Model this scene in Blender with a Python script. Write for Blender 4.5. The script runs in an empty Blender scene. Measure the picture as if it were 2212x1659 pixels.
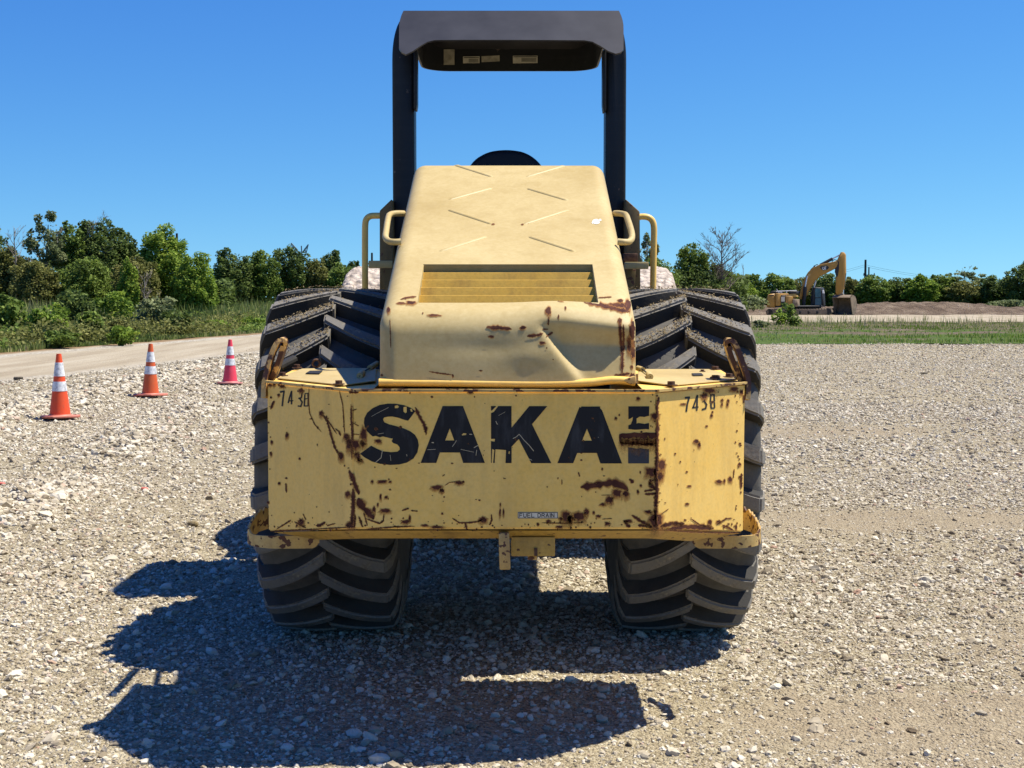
import bpy, bmesh, math, random
import numpy as np
from mathutils import Vector, Matrix, noise
from mathutils.bvhtree import BVHTree

random.seed(7)
RNG = np.random.default_rng(7)
scene = bpy.context.scene
COL = scene.collection

# ------------------------------------------------------------------ camera, light, exposure
F, CX, CY, CAMH, HOR = 3000.0, 1106.0, 829.5, 1.53, 640.0     # photograph read at 2212 px width
PITCH = math.atan((CY - HOR) / F)
cam_data = bpy.data.cameras.new("camera")
cam = bpy.data.objects.new("camera", cam_data)
COL.objects.link(cam)
cam.location = (0, 0, CAMH)
cam.rotation_euler = (math.pi / 2 - PITCH, 0, 0)
cam_data.sensor_width = 36
cam_data.lens = 36 * F / 2212
cam_data.clip_start = 0.05
cam_data.clip_end = 3000
scene.camera = cam

SKY_G, SKY_K = (1.75, 1.40, 0.75), (0.265, 0.605, 2.34)
SUN = Vector((0.50, 0.10, 1.0)).normalized()
ELEV = math.asin(SUN.z)
AZ = math.atan2(SUN.x, SUN.y)
world = bpy.data.worlds.new("World")
scene.world = world
world.use_nodes = True
wn = world.node_tree.nodes
wl = world.node_tree.links
wn.clear()
sky = wn.new("ShaderNodeTexSky")
sky.sky_type = 'NISHITA'
sky.sun_disc = False
sky.sun_elevation = ELEV
sky.sun_rotation = AZ
sky.altitude = 0
sky.air_density = 1.0
sky.dust_density = 0.0
sky.ozone_density = 3.0
hs = wn.new("ShaderNodeHueSaturation")
hs.inputs['Saturation'].default_value = 1.0
hs.inputs['Hue'].default_value = 0.5
hs.inputs['Value'].default_value = 1.0
bg = wn.new("ShaderNodeBackground")
bg.inputs['Strength'].default_value = 0.0585
wo = wn.new("ShaderNodeOutputWorld")
wtc = wn.new("ShaderNodeTexCoord")
wma = wn.new("ShaderNodeVectorMath"); wma.operation = 'MULTIPLY_ADD'
wma.inputs[1].default_value = (1, 1, 0.92); wma.inputs[2].default_value = (0, 0, 0.08)
wno = wn.new("ShaderNodeVectorMath"); wno.operation = 'NORMALIZE'
wl.new(wtc.outputs['Generated'], wma.inputs[0]); wl.new(wma.outputs[0], wno.inputs[0]); wl.new(wno.outputs[0], sky.inputs['Vector'])
wl.new(sky.outputs[0], hs.inputs['Color'])
sep = wn.new("ShaderNodeSeparateColor"); com = wn.new("ShaderNodeCombineColor")
wl.new(hs.outputs[0], sep.inputs[0])
for i_ in range(3):                       # phone-like colour rendering of the clear sky
    pw = wn.new("ShaderNodeMath"); pw.operation = 'POWER'; pw.inputs[1].default_value = SKY_G[i_]
    ml = wn.new("ShaderNodeMath"); ml.operation = 'MULTIPLY'; ml.inputs[1].default_value = SKY_K[i_]
    wl.new(sep.outputs[i_], pw.inputs[0]); wl.new(pw.outputs[0], ml.inputs[0]); wl.new(ml.outputs[0], com.inputs[i_])
wl.new(com.outputs[0], bg.inputs['Color'])
wl.new(bg.outputs[0], wo.inputs['Surface'])

sun_data = bpy.data.lights.new("sun", 'SUN')
sun_data.energy = 5.0
sun_data.angle = math.radians(0.5)
sun_data.color = (1.0, 0.93, 0.80)
sun_ob = bpy.data.objects.new("sun", sun_data)
COL.objects.link(sun_ob)
sun_ob.rotation_euler = SUN.to_track_quat('Z', 'Y').to_euler()
sun_ob.location = (10, 0, 20)

vs = scene.view_settings
vs.view_transform = 'Standard'
vs.look = 'None'
vs.exposure = 0.75
vs.gamma = 1.0
vs.use_curve_mapping = False
scene.render.engine = 'CYCLES'
scene.cycles.max_bounces = 7
scene.cycles.diffuse_bounces = 4
scene.cycles.transparent_max_bounces = 12

# ------------------------------------------------------------------ helpers
SP, CP = math.sin(PITCH), math.cos(PITCH)
CAM = Vector((0, 0, CAMH))

def ray(px, py):
    u, v = (px - CX) / F, (CY - py) / F
    return Vector((u, CP + v * SP, -SP + v * CP))

def P(px, py, Y):
    d = ray(px, py)
    return CAM + d * (Y / d.y)

def G(px, py, z=0.0):
    d = ray(px, py)
    return CAM + d * ((z - CAMH) / d.z)

def on_plane(px, py, p0, n):
    d = ray(px, py)
    return CAM + d * ((p0 - CAM).dot(n) / d.dot(n))

def crop(x0, y0, s):
    return lambda x, y: ((x0 + x / s) / 1.82278, (y0 + y / s) / 1.82278)

WORLD = {}

def tag(o, label=None, cat=None, group=None, kind=None):
    if label: o['label'] = label
    if cat: o['category'] = cat
    if group: o['group'] = group
    if kind: o['kind'] = kind
    return o

def empty(name, loc, label=None, cat=None, group=None):
    o = bpy.data.objects.new(name, None)
    o.empty_display_size = 0.2
    COL.objects.link(o)
    o.location = loc
    WORLD[o.name] = Vector(loc)
    return tag(o, label, cat, group)

def link(name, me, mat, parent=None, origin=None):
    o = bpy.data.objects.new(name, me)
    COL.objects.link(o)
    if parent is not None:
        o.parent = parent
        WORLD[o.name] = WORLD[parent.name]
    elif origin is not None:
        o.location = origin
        WORLD[o.name] = Vector(origin)
    else:
        WORLD[o.name] = Vector((0, 0, 0))
    if mat is not None and not me.materials:
        me.materials.append(mat)
    return o

def np_mesh(name, verts, faces, smooth=False):
    """verts (n,3) ; faces (m,k) one size"""
    me = bpy.data.meshes.new(name)
    verts = np.asarray(verts, dtype=np.float32)
    faces = np.asarray(faces, dtype=np.int32)
    k = faces.shape[1]
    me.vertices.add(len(verts))
    me.vertices.foreach_set("co", verts.ravel())
    me.loops.add(faces.size)
    me.loops.foreach_set("vertex_index", faces.ravel())
    me.polygons.add(len(faces))
    me.polygons.foreach_set("loop_start", np.arange(0, faces.size, k, dtype=np.int32))
    try:
        me.polygons.foreach_set("loop_total", np.full(len(faces), k, dtype=np.int32))
    except Exception:
        pass
    if smooth:
        me.polygons.foreach_set("use_smooth", np.ones(len(faces), dtype=bool))
    me.update(calc_edges=True)
    me.validate()
    return me

def fattr(me, name, vals, dom='POINT', typ='FLOAT'):
    a = me.attributes.new(name, typ, dom)
    key = 'vector' if typ == 'FLOAT_VECTOR' else 'value'
    a.data.foreach_set(key, np.asarray(vals).ravel())

class MB:
    """collects pieces in world coordinates; build() links them as ONE mesh object"""
    def __init__(s): s.bm = bmesh.new()
    def poly(s, pts):
        vv = [s.bm.verts.new(p) for p in pts]
        return s.bm.faces.new(vv)
    def box(s, c, size, rot=None, bevel=0.0, seg=2):
        m = Matrix.Translation(Vector(c)) @ (rot.to_4x4() if rot else Matrix()) @ Matrix.Diagonal((*size, 1))
        r = bmesh.ops.create_cube(s.bm, size=1.0, matrix=m)
        if bevel:
            ee = list({e for v in r['verts'] for e in v.link_edges})
            bmesh.ops.bevel(s.bm, geom=ee, offset=bevel, segments=seg, affect='EDGES', profile=0.5)
        return s
    def prism(s, front, off, bevel=0.0, seg=2):
        """polygon (list of Vector) extruded by vector off"""
        off = Vector(off)
        a = [s.bm.verts.new(p) for p in front]
        b = [s.bm.verts.new(Vector(p) + off) for p in front]
        n = len(a)
        fs = [s.bm.faces.new(a), s.bm.faces.new(b[::-1])]
        for i in range(n):
            fs.append(s.bm.faces.new((a[i], b[i], b[(i + 1) % n], a[(i + 1) % n])))
        bmesh.ops.recalc_face_normals(s.bm, faces=fs)
        if bevel:
            ee = list({e for f in fs for e in f.edges})
            bmesh.ops.bevel(s.bm, geom=ee, offset=bevel, segments=seg, affect='EDGES', profile=0.5)
        return s
    def sweep(s, path, prof, up=None, close=True, rscale=None):
        """profile = list of (a,b) around the path; frames transported"""
        path = [Vector(p) for p in path]
        rings = []
        nrm = None
        for i, p in enumerate(path):
            t = (path[min(i + 1, len(path) - 1)] - path[max(i - 1, 0)]).normalized()
            if up is not None:
                b = t.cross(Vector(up))
                if b.length < 1e-4: b = t.orthogonal()
                b.normalize(); n2 = b.cross(t)
            else:
                if nrm is None: nrm = t.orthogonal().normalized()
                nrm = (nrm - t * nrm.dot(t)).normalized()
                n2 = nrm; b = t.cross(n2)
            k = rscale[i] if rscale else 1.0
            rings.append([s.bm.verts.new(p + b * (q[0] * k) + n2 * (q[1] * k)) for q in prof])
        n = len(prof)
        for i in range(len(rings) - 1):
            for j in range(n if close else n - 1):
                s.bm.faces.new((rings[i][j], rings[i][(j + 1) % n], rings[i + 1][(j + 1) % n], rings[i + 1][j]))
        if close:
            s.bm.faces.new(rings[0][::-1]); s.bm.faces.new(rings[-1])
        return s
    def tube(s, path, r, n=8, rscale=None):
        return s.sweep(path, [(r * math.cos(2 * math.pi * i / n), r * math.sin(2 * math.pi * i / n)) for i in range(n)], rscale=rscale)
    def lathe(s, c, axis, prof, n=32):
        """prof list of (along, radius) about axis through c"""
        axis = Vector(axis).normalized(); u = axis.orthogonal().normalized(); v = axis.cross(u)
        rings = []
        for (h, r) in prof:
            rings.append([s.bm.verts.new(Vector(c) + axis * h + (u * math.cos(2 * math.pi * i / n) + v * math.sin(2 * math.pi * i / n)) * max(r, 1e-4)) for i in range(n)])
        for i in range(len(rings) - 1):
            for j in range(n):
                s.bm.faces.new((rings[i][j], rings[i][(j + 1) % n], rings[i + 1][(j + 1) % n], rings[i + 1][j]))
        s.bm.faces.new(rings[0][::-1]); s.bm.faces.new(rings[-1])
        return s
    def build(s, name, mat, parent=None, smooth=None, origin=None):
        o_w = WORLD[parent.name] if parent is not None else Vector(origin or (0, 0, 0))
        bmesh.ops.recalc_face_normals(s.bm, faces=s.bm.faces)
        s.bm.transform(Matrix.Translation(-o_w))
        me = bpy.data.meshes.new(name)
        s.bm.to_mesh(me); s.bm.free()
        if smooth is not None:
            me.polygons.foreach_set("use_smooth", np.ones(len(me.polygons), dtype=bool))
            me.set_sharp_from_angle(angle=math.radians(smooth))
        return link(name, me, mat, parent, origin)

def smooth_path(pts, n=6):
    """Catmull-Rom through points"""
    pts = [Vector(p) for p in pts]
    out = []
    for i in range(len(pts) - 1):
        p0, p1, p2, p3 = pts[max(i - 1, 0)], pts[i], pts[i + 1], pts[min(i + 2, len(pts) - 1)]
        for k in range(n):
            t = k / n
            out.append(0.5 * ((2 * p1) + (p2 - p0) * t + (2 * p0 - 5 * p1 + 4 * p2 - p3) * t * t + (3 * p1 - p0 - 3 * p2 + p3) * t ** 3))
    out.append(pts[-1])
    return out

def vnoise(x, y, seed=0):
    """value noise on numpy arrays, range -1..1"""
    xi = np.floor(x).astype(np.int64); yi = np.floor(y).astype(np.int64)
    xf = x - xi; yf = y - yi
    def h(a, b):
        n = (a * 374761393 + b * 668265263 + seed * 974711) & 0x7fffffff
        n = ((n ^ (n >> 13)) * 1274126177) & 0x7fffffff
        n = (n ^ (n >> 16)) & 0xffff
        return n / 32767.5 - 1.0
    u = xf * xf * (3 - 2 * xf); v = yf * yf * (3 - 2 * yf)
    return (h(xi, yi) * (1 - u) + h(xi + 1, yi) * u) * (1 - v) + (h(xi, yi + 1) * (1 - u) + h(xi + 1, yi + 1) * u) * v

def sstep(a, b, x):
    t = np.clip((x - a) / (b - a), 0, 1)
    return t * t * (3 - 2 * t)

# ------------------------------------------------------------------ materials
class M:
    def __init__(s, name):
        s.m = bpy.data.materials.new(name); s.m.use_nodes = True
        s.nt = s.m.node_tree; s.n = s.nt.nodes; s.l = s.nt.links
        s.b = s.n['Principled BSDF']
    def tex(s, kind='Noise', scale=5, detail=4, rough=0.55, vec=None, coord='Object', **kw):
        t = s.n.new('ShaderNodeTex' + kind)
        t.inputs['Scale'].default_value = scale
        if kind == 'Noise':
            t.inputs['Detail'].default_value = detail; t.inputs['Roughness'].default_value = rough
        if vec is None:
            tc = s.n.new('ShaderNodeTexCoord'); vec = tc.outputs[coord]
        s.l.new(vec, t.inputs['Vector'])
        return t
    def mapped(s, scale, coord='Object'):
        tc = s.n.new('ShaderNodeTexCoord'); mp = s.n.new('ShaderNodeMapping')
        mp.inputs['Scale'].default_value = scale
        s.l.new(tc.outputs[coord], mp.inputs['Vector']); return mp.outputs[0]
    def ramp(s, fac, stops, interp='LINEAR'):
        r = s.n.new('ShaderNodeValToRGB'); r.color_ramp.interpolation = interp
        els = r.color_ramp.elements
        while len(els) < len(stops): els.new(0.5)
        for e, (p, c) in zip(els, stops):
            e.position = p; e.color = (*c, 1) if len(c) == 3 else c
        s.l.new(fac, r.inputs['Fac']); return r.outputs['Color']
    def mix(s, fac, a, b, blend='MIX'):
        m = s.n.new('ShaderNodeMix'); m.data_type = 'RGBA'; m.blend_type = blend
        for sock, v in ((m.inputs['Factor'], fac), (m.inputs['A'], a), (m.inputs['B'], b)):
            pass
        def put(sock, v):
            if isinstance(v, (int, float)): sock.default_value = v
            elif isinstance(v, tuple): sock.default_value = (*v, 1) if len(v) == 3 else v
            else: s.l.new(v, sock)
        put(m.inputs[0], fac); put(m.inputs[6], a); put(m.inputs[7], b)
        return m.outputs[2]
    def math(s, op, a, b=0.0, clamp=False):
        m = s.n.new('ShaderNodeMath'); m.operation = op; m.use_clamp = clamp
        for i, v in enumerate((a, b)):
            if isinstance(v, (int, float)): m.inputs[i].default_value = v
            else: s.l.new(v, m.inputs[i])
        return m.outputs[0]
    def attr(s, name, typ='GEOMETRY'):
        a = s.n.new('ShaderNodeAttribute'); a.attribute_name = name; a.attribute_type = typ
        return a
    def bump(s, h, strength=0.3, dist=0.01):
        b = s.n.new('ShaderNodeBump'); b.inputs['Strength'].default_value = strength
        b.inputs['Distance'].default_value = dist
        s.l.new(h, b.inputs['Height']); s.l.new(b.outputs[0], s.b.inputs['Normal'])
    def out(s, col=None, rough=0.6, spec=0.5, metal=0.0):
        if col is not None:
            if isinstance(col, tuple): s.b.inputs['Base Color'].default_value = (*col, 1)
            else: s.l.new(col, s.b.inputs['Base Color'])
        if isinstance(rough, (int, float)): s.b.inputs['Roughness'].default_value = rough
        else: s.l.new(rough, s.b.inputs['Roughness'])
        s.b.inputs['Specular IOR Level'].default_value = spec
        s.b.inputs['Metallic'].default_value = metal
        return s.m

def paint(name, base, faded, dirt, dirt_amt=0.5, rough=0.5, chips=0.0):
    m = M(name)
    a = m.tex('Noise', 2.2, 5)
    mot = m.tex('Noise', 48, 5, 0.7)
    c = m.mix(m.ramp(m.math('ADD', m.math('MULTIPLY', a.outputs['Fac'], .6), m.math('MULTIPLY', mot.outputs['Fac'], .4)), [(0.38, (0, 0, 0)), (0.62, (1, 1, 1))]), base, faded)
    st = m.tex('Noise', 1, 4, vec=m.mapped((14, 14, 2.0)))
    c = m.mix(m.math('MULTIPLY', m.ramp(st.outputs['Fac'], [(0.5, (0, 0, 0)), (0.8, (1, 1, 1))]), dirt_amt), c, dirt)
    fine = m.tex('Noise', 90, 3)
    c = m.mix(m.math('MULTIPLY', m.ramp(fine.outputs['Fac'], [(0.45, (0, 0, 0)), (0.75, (1, 1, 1))]), dirt_amt * 0.5), c, dirt)
    if chips:
        ch = m.tex('Noise', 38, 2, 0.5)
        c = m.mix(m.ramp(ch.outputs['Fac'], [(chips, (0, 0, 0)), (chips + 0.02, (1, 1, 1))]), c, (0.085, 0.032, 0.018))
    r = m.ramp(a.outputs['Fac'], [(0.3, (rough - 0.08,) * 3), (0.7, (rough + 0.15,) * 3)])
    m.bump(m.tex('Noise', 140, 2).outputs['Fac'], 0.08, 0.002)
    return m.out(c, r, 0.4)

MAT = {}
MAT['yellow'] = paint('yellow_paint', (0.84, 0.52, 0.105), (0.85, 0.575, 0.165), (0.40, 0.25, 0.08), 0.40, 0.42)
MAT['hood'] = paint('faded_yellow_paint', (0.4100, 0.3034, 0.1107), (0.4920, 0.3895, 0.1804), (0.3444, 0.2460, 0.0820), 0.5, 0.5)
MAT['yellow_dirty'] = paint('dirty_yellow_paint', (0.45, 0.285, 0.05), (0.50, 0.335, 0.10), (0.15, 0.09, 0.03), 0.75, 0.6, 0.66)
MAT['rust_yellow'] = paint('rusty_yellow_paint', (0.52, 0.34, 0.10), (0.57, 0.41, 0.16), (0.2, 0.1, 0.04), 0.6, 0.6, 0.56)
MAT['shade_yellow'] = paint('shaded_yellow_paint', (0.15, 0.10, 0.03), (0.19, 0.13, 0.05), (0.1, 0.06, 0.02), 0.7, 0.6, 0.64)  # yellow paint darkened: the shade on it is put into the colour

def simple(name, col, rough=0.6, spec=0.4, metal=0.0, var=0.25, scale=8, bump=0.0):
    m = M(name)
    t = m.tex('Noise', scale, 5)
    lo = tuple(c * (1 - var) for c in col); hi = tuple(min(1, c * (1 + var)) for c in col)
    c = m.ramp(t.outputs['Fac'], [(0.3, lo), (0.7, hi)])
    if bump: m.bump(m.tex('Noise', scale * 12, 3).outputs['Fac'], bump, 0.01)
    return m.out(c, rough, spec, metal)

def black_paint():
    m = M('black_paint')
    t = m.tex('Noise', 3, 5)
    c = m.ramp(t.outputs['Fac'], [(0.3, (0.0108, 0.0114, 0.0132)), (0.75, (0.0204, 0.0216, 0.0240))])
    s2 = m.tex('Noise', 1, 4, vec=m.mapped((2, 6, 40)))
    c = m.mix(m.ramp(s2.outputs['Fac'], [(0.55, (0, 0, 0)), (0.85, (0.3000, 0.3000, 0.3000))]), c, (0.0420, 0.0420, 0.0450))
    ch = m.tex('Noise', 16, 4, 0.6)
    c = m.mix(m.ramp(ch.outputs['Fac'], [(0.665, (0, 0, 0)), (0.69, (1, 1, 1))]), c, (0.0960, 0.0720, 0.0600))
    rs = m.tex('Noise', 5.5, 5, 0.6)
    c = m.mix(m.ramp(rs.outputs['Fac'], [(0.63, (0, 0, 0)), (0.70, (0.4800, 0.4800, 0.4800))]), c, (0.0270, 0.0132, 0.0108))
    m.bump(m.tex('Noise', 60, 3).outputs['Fac'], 0.1, 0.004)
    return m.out(c, 0.45, 0.30)
MAT['black'] = black_paint()
MAT['canopy'] = simple('faded_black_paint', (0.030, 0.030, 0.032), .36, .5, 0, .35, 5)
MAT['dark'] = simple('dark_greasy_metal', (0.018, 0.017, 0.016), 0.6, 0.3)
MAT['vinyl'] = simple('black_seat_vinyl', (0.008, 0.008, 0.009), 0.55, 0.3)
MAT['bolt'] = simple('rusty_bolt', (0.10, 0.055, 0.035), 0.8, 0.3, 0.2, 0.4, 60)

def rubber(name, dusty):
    m = M(name)
    t = m.tex('Noise', 7, 6, 0.6)
    lo, hi = (0.026, 0.045) if dusty < .01 else (0.06, 0.115) if dusty < .5 else (0.12, 0.20)
    base = m.ramp(t.outputs['Fac'], [(0.3, (lo, lo * .96, lo * .88)), (0.7, (hi, hi * .95, hi * .86))])
    geo = m.n.new('ShaderNodeNewGeometry')
    cl = m.tex('Noise', 14, 6, 0.7, coord='Object')
    fine = m.tex('Noise', 75, 4, 0.7)
    straw = m.ramp(fine.outputs['Fac'], [(0.30, (0.07, 0.062, 0.05)), (0.5, (0.16, 0.14, 0.105)), (0.68, (0.30, 0.255, 0.17))])
    msk = m.ramp(cl.outputs['Fac'], [(0.46, (0, 0, 0)), (0.60, (1, 1, 1))])
    c = m.mix(m.math('MULTIPLY', msk, dusty), base, straw)
    m.bump(m.tex('Noise', 45, 5, 0.65).outputs['Fac'], 0.45, 0.006)
    return m.out(c, 0.82, 0.25)
MAT['rubber'] = rubber('dusty_black_rubber', 0.10)
MAT['lug_side'] = rubber('dark_lug_flank', 0.0)
MAT['lug'] = rubber('dusty_tread_rubber', 0.75)
MAT['straw'] = simple('dry_straw', (0.20, 0.155, 0.085), 0.9, 0.1, 0, 0.8, 130)

def rust_mat():
    m = M('rust_wear')
    f = m.attr('fade').outputs['Fac']
    nz = m.tex('Noise', 130, 4, 0.65, coord='Object')
    ns = m.math('MULTIPLY', m.math('SUBTRACT', nz.outputs['Fac'], 0.5), 0.55)
    v = m.math('ADD', f, ns)
    big = m.tex('Noise', 25, 4)
    core = m.ramp(big.outputs['Fac'], [(0.35, (0.045, 0.016, 0.012)), (0.65, (0.105, 0.038, 0.022))])
    stain = (0.33, 0.15, 0.045)
    c = m.mix(m.ramp(v, [(0.47, (0, 0, 0)), (0.53, (1, 1, 1))]), stain, core)
    alpha = m.ramp(v, [(0.02, (0, 0, 0)), (0.40, (0.62, 0.62, 0.62)), (0.49, (1, 1, 1))])
    m.l.new(alpha, m.b.inputs['Alpha'])
    return m.out(c, 0.85, 0.15)
MAT['rust'] = rust_mat()

def decal(name, col, scr=(0.16, 0.17, 0.18)):
    m = M(name)
    t = m.tex('Noise', 1, 4, 0.6, vec=m.mapped((30, 30, 8)))
    c = m.mix(m.ramp(t.outputs['Fac'], [(0.52, (0, 0, 0)), (0.8, (1, 1, 1))]), col, scr)
    return m.out(c, 0.65, 0.2)
MAT['letter'] = decal('black_lettering', (0.015, 0.0155, 0.017), (0.045, 0.047, 0.05))
MAT['scratch'] = simple('bare_scratch', (0.55, 0.47, 0.3), 0.6)
MAT['stencil'] = decal('faded_stencil', (0.03, 0.03, 0.03), (0.16, 0.13, 0.08))
MAT['sticker'] = simple('sticker_white', (0.62, 0.57, 0.44), 0.5, 0.4, 0, 0.15, 30)
MAT['sticker_dirty'] = simple('sticker_dirty', (0.42, 0.38, 0.28), 0.6, 0.3, 0, 0.3, 30)
MAT['white'] = simple('chalky_white', (0.8, 0.8, 0.77), 0.8, 0.2, 0, 0.1)

def crust():
    m = M('caked_mud')
    v = m.tex('Voronoi', 22); 
    t = m.tex('Noise', 20, 5, 0.65)
    c = m.ramp(t.outputs['Fac'], [(0.3, (0.3910, 0.3230, 0.2720)), (0.55, (0.5270, 0.4590, 0.3910)), (0.75, (0.5950, 0.5355, 0.4675))])
    c = m.mix(m.ramp(v.outputs['Distance'], [(0.35, (0, 0, 0)), (0.75, (0.5950, 0.5950, 0.5950))]), c, (0.1700, 0.1360, 0.1105))
    h = m.math('SUBTRACT', t.outputs['Fac'], v.outputs['Distance'])
    m.bump(h, 0.6, 0.03)
    return m.out(c, 0.95, 0.1)
MAT['crust'] = crust()

# ------------------------------------------------------------------ terrain
def road_left(y): return -13.5 + 0.163 * (y - 36.7)
ROADW = 6.6

CONES = [(130, 912), (325, 862), (497, 833)]
def windrow(x, y):
    """0..1 : loose gravel ridges"""
    a = np.exp(-((x - (-6.35 + 0.35 * vnoise(y * .5, y * 0, 3))) / 0.75) ** 2) * sstep(11, 13, y) * (1 - sstep(30, 36, y))
    b = np.exp(-((x - (-3.55 - 0.10 * (y - 10) + 0.25 * vnoise(y * .6, y * 0 + 4, 5))) / 0.42) ** 2) * sstep(8.0, 9.5, y) * (1 - sstep(24, 30, y)) * (0.55 + 0.45 * vnoise(x * .9, y * .6, 6))
    w = np.clip(a + b, 0, 1)
    for (px, py) in CONES:
        g = G(px, py)
        w = w * (1 - np.exp(-(((x - g.x) / .45) ** 2 + ((y - g.y + .15) / .9) ** 2) ** 2))
    return w

def dirtmask(x, y):
    m = sstep(0.05, 0.55, vnoise(x * 0.55 + 5, y * 0.33, 11) * 0.7 + vnoise(x * 1.7, y * 1.1, 12) * 0.35)
    m = m * sstep(-2.5, 1.0, x) * 0.55 * (1 - .5 * sstep(12, 22, y))
    p1 = np.exp(-(((x - 3.0) / 1.1) ** 2 + ((y - 9.5) / 0.55) ** 2) ** 2)
    p2 = np.exp(-(((x - 3.4) / 1.6) ** 2 + ((y - 15.8) / 1.0) ** 2) ** 2) * .8
    p3 = np.exp(-(((x - 1.55) / 0.9) ** 2 + ((y - 4.9) / 0.5) ** 2) ** 2) * .9
    p4 = sstep(1.2, 2.4, x + vnoise(x, y, 13) * .5) * (1 - sstep(6.0, 7.5, y)) * .85
    return np.clip(m + p1 + p2 + p3 + p4, 0, 1)

def lot_height(x, y):
    w = windrow(x, y)
    h = 0.012 * vnoise(x * 0.9, y * 0.9, 1) + 0.006 * vnoise(x * 3.1, y * 3.1, 2)
    h = h + w * (0.085 + 0.045 * vnoise(x * 5, y * 5, 8) + 0.02 * vnoise(x * 13, y * 13, 9))
    h = h + 0.004 * vnoise(x * 17, y * 17, 4) + 0.0035 * vnoise(x * 41, y * 41, 14)
    d = dirtmask(x, y)
    p4 = sstep(0.9, 2.2, x) * (1 - sstep(6.2, 7.8, y))
    h = h + d * (0.012 * vnoise(x * 2.0 + y * 1.5, y * 6, 15) + 0.008 * vnoise(x * 6, y * 9, 16)) + p4 * (0.016 * vnoise(x * 3 + y * 2, y * 11 - x * 2, 17) + .010 * vnoise(x * 12, y * 20, 18))
    return h

def ground_mat(name, gravel=True, dirtc=(0.3370, 0.2752, 0.1866)):
    m = M(name)
    v1 = m.tex('Voronoi', 62); v2 = m.tex('Voronoi', 130); v3 = m.tex('Voronoi', 24)
    cells = m.math('FRACT', m.math('MULTIPLY', m.n.new('ShaderNodeSeparateColor').outputs[0], 1.0))
    sc = m.n.new('ShaderNodeSeparateColor'); m.l.new(v1.outputs['Color'], sc.inputs[0])
    stone = m.ramp(sc.outputs[0], [(0.0, (0.1384, 0.1119, 0.0674)), (0.35, (0.2915, 0.2454, 0.1574)), (0.7, (0.4081, 0.3572, 0.2408)), (1.0, (0.5247, 0.4764, 0.3468))])
    sc2 = m.n.new('ShaderNodeSeparateColor'); m.l.new(v2.outputs['Color'], sc2.inputs[0])
    stone2 = m.ramp(sc2.outputs[1], [(0.0, (0.1238, 0.0974, 0.0578)), (0.5, (0.3133, 0.2635, 0.1701)), (1.0, (0.4518, 0.3970, 0.2761))])
    pick = m.tex('Noise', 9, 4, 0.6)
    col = m.mix(m.ramp(pick.outputs['Fac'], [(0.45, (0, 0, 0)), (0.55, (1, 1, 1))]), stone, stone2)
    big = m.tex('Noise', 0.55, 6, 0.6)
    col = m.mix(m.ramp(big.outputs['Fac'], [(0.35, (0, 0, 0)), (0.7, (0.4008, 0.3970, 0.3532))]), col, (0.3570, 0.2995, 0.1926))
    fine = m.tex('Noise', 60, 5, 0.7)
    dcol = m.ramp(fine.outputs['Fac'], [(0.25, tuple(c * 0.42 for c in dirtc)), (0.55, dirtc), (0.8, tuple(min(1, c * 1.35) for c in dirtc))])
    dm = m.attr('dirt').outputs['Fac']
    dmn = m.math('ADD', dm, m.math('MULTIPLY', m.math('SUBTRACT', m.tex('Noise', 4.5, 6, 0.7).outputs['Fac'], 0.5), 0.9))
    dmr = m.ramp(dmn, [(0.25, (0, 0, 0)), (0.75, (0.6704, 0.6640, 0.5908))])
    col = m.mix(dmr, col, dcol)
    spk = m.tex('Noise', 26, 6, 0.75)
    col = m.mix(m.ramp(spk.outputs['Fac'], [(.60, (0, 0, 0)), (.68, (.6, .6, .6))]), col, (0.1380, 0.1059, 0.0724))
    spk2 = m.tex('Noise', 2.1, 7, 0.7)
    col = m.mix(m.ramp(spk2.outputs['Fac'], [(.52, (0, 0, 0)), (.72, (.45, .45, .45))]), col, (0.2484, 0.1887, 0.1253))
    hgt = m.math('ADD', m.math('MULTIPLY', v1.outputs['Distance'], -1.0), m.math('ADD', m.math('MULTIPLY', v2.outputs['Distance'], -0.6), m.math('MULTIPLY', fine.outputs['Fac'], 0.6)))
    m.bump(hgt, 0.8, 0.016)
    return m.out(col, 0.95, 0.12)
MAT['gravel'] = ground_mat('pale_gravel')

def sheet(name, xs, ys_fn, rows, zfn, mat, kind='structure', extra=None):
    pass

# wide base ground
def soil_mat():
    m = M('soil_and_grass')
    t = m.tex('Noise', 0.35, 7, 0.65); f = m.tex('Noise', 3.0, 6, 0.7)
    g = m.ramp(f.outputs['Fac'], [(0.3, (0.0315, 0.0495, 0.0108)), (0.55, (0.0675, 0.1125, 0.0198)), (0.75, (0.1170, 0.1350, 0.0450))])
    s = m.ramp(f.outputs['Fac'], [(0.3, (0.0630, 0.0495, 0.0360)), (0.6, (0.1530, 0.1215, 0.0855)), (0.8, (0.2430, 0.1980, 0.1440))])
    dm = m.attr('dirt').outputs['Fac']
    mm = m.math('ADD', m.math('MULTIPLY', m.math('SUBTRACT', t.outputs['Fac'], 0.5), 1.6), dm)
    c = m.mix(m.ramp(mm, [(0.4, (0, 0, 0)), (0.6, (1, 1, 1))]), g, s)
    m.bump(f.outputs['Fac'], 0.8, 0.15)
    return m.out(c, 0.95, 0.1)
MAT['soil'] = soil_mat()

def grid_mesh(name, X, Y, Z, dirt=None):
    r, c = X.shape
    idx = np.arange(r * c).reshape(r, c)
    f = np.stack([idx[:-1, :-1], idx[:-1, 1:], idx[1:, 1:], idx[1:, :-1]], -1).reshape(-1, 4)
    me = np_mesh(name, np.stack([X, Y, Z], -1).reshape(-1, 3), f, True)
    if dirt is not None: fattr(me, 'dirt', dirt.astype(np.float32))
    return me

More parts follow.
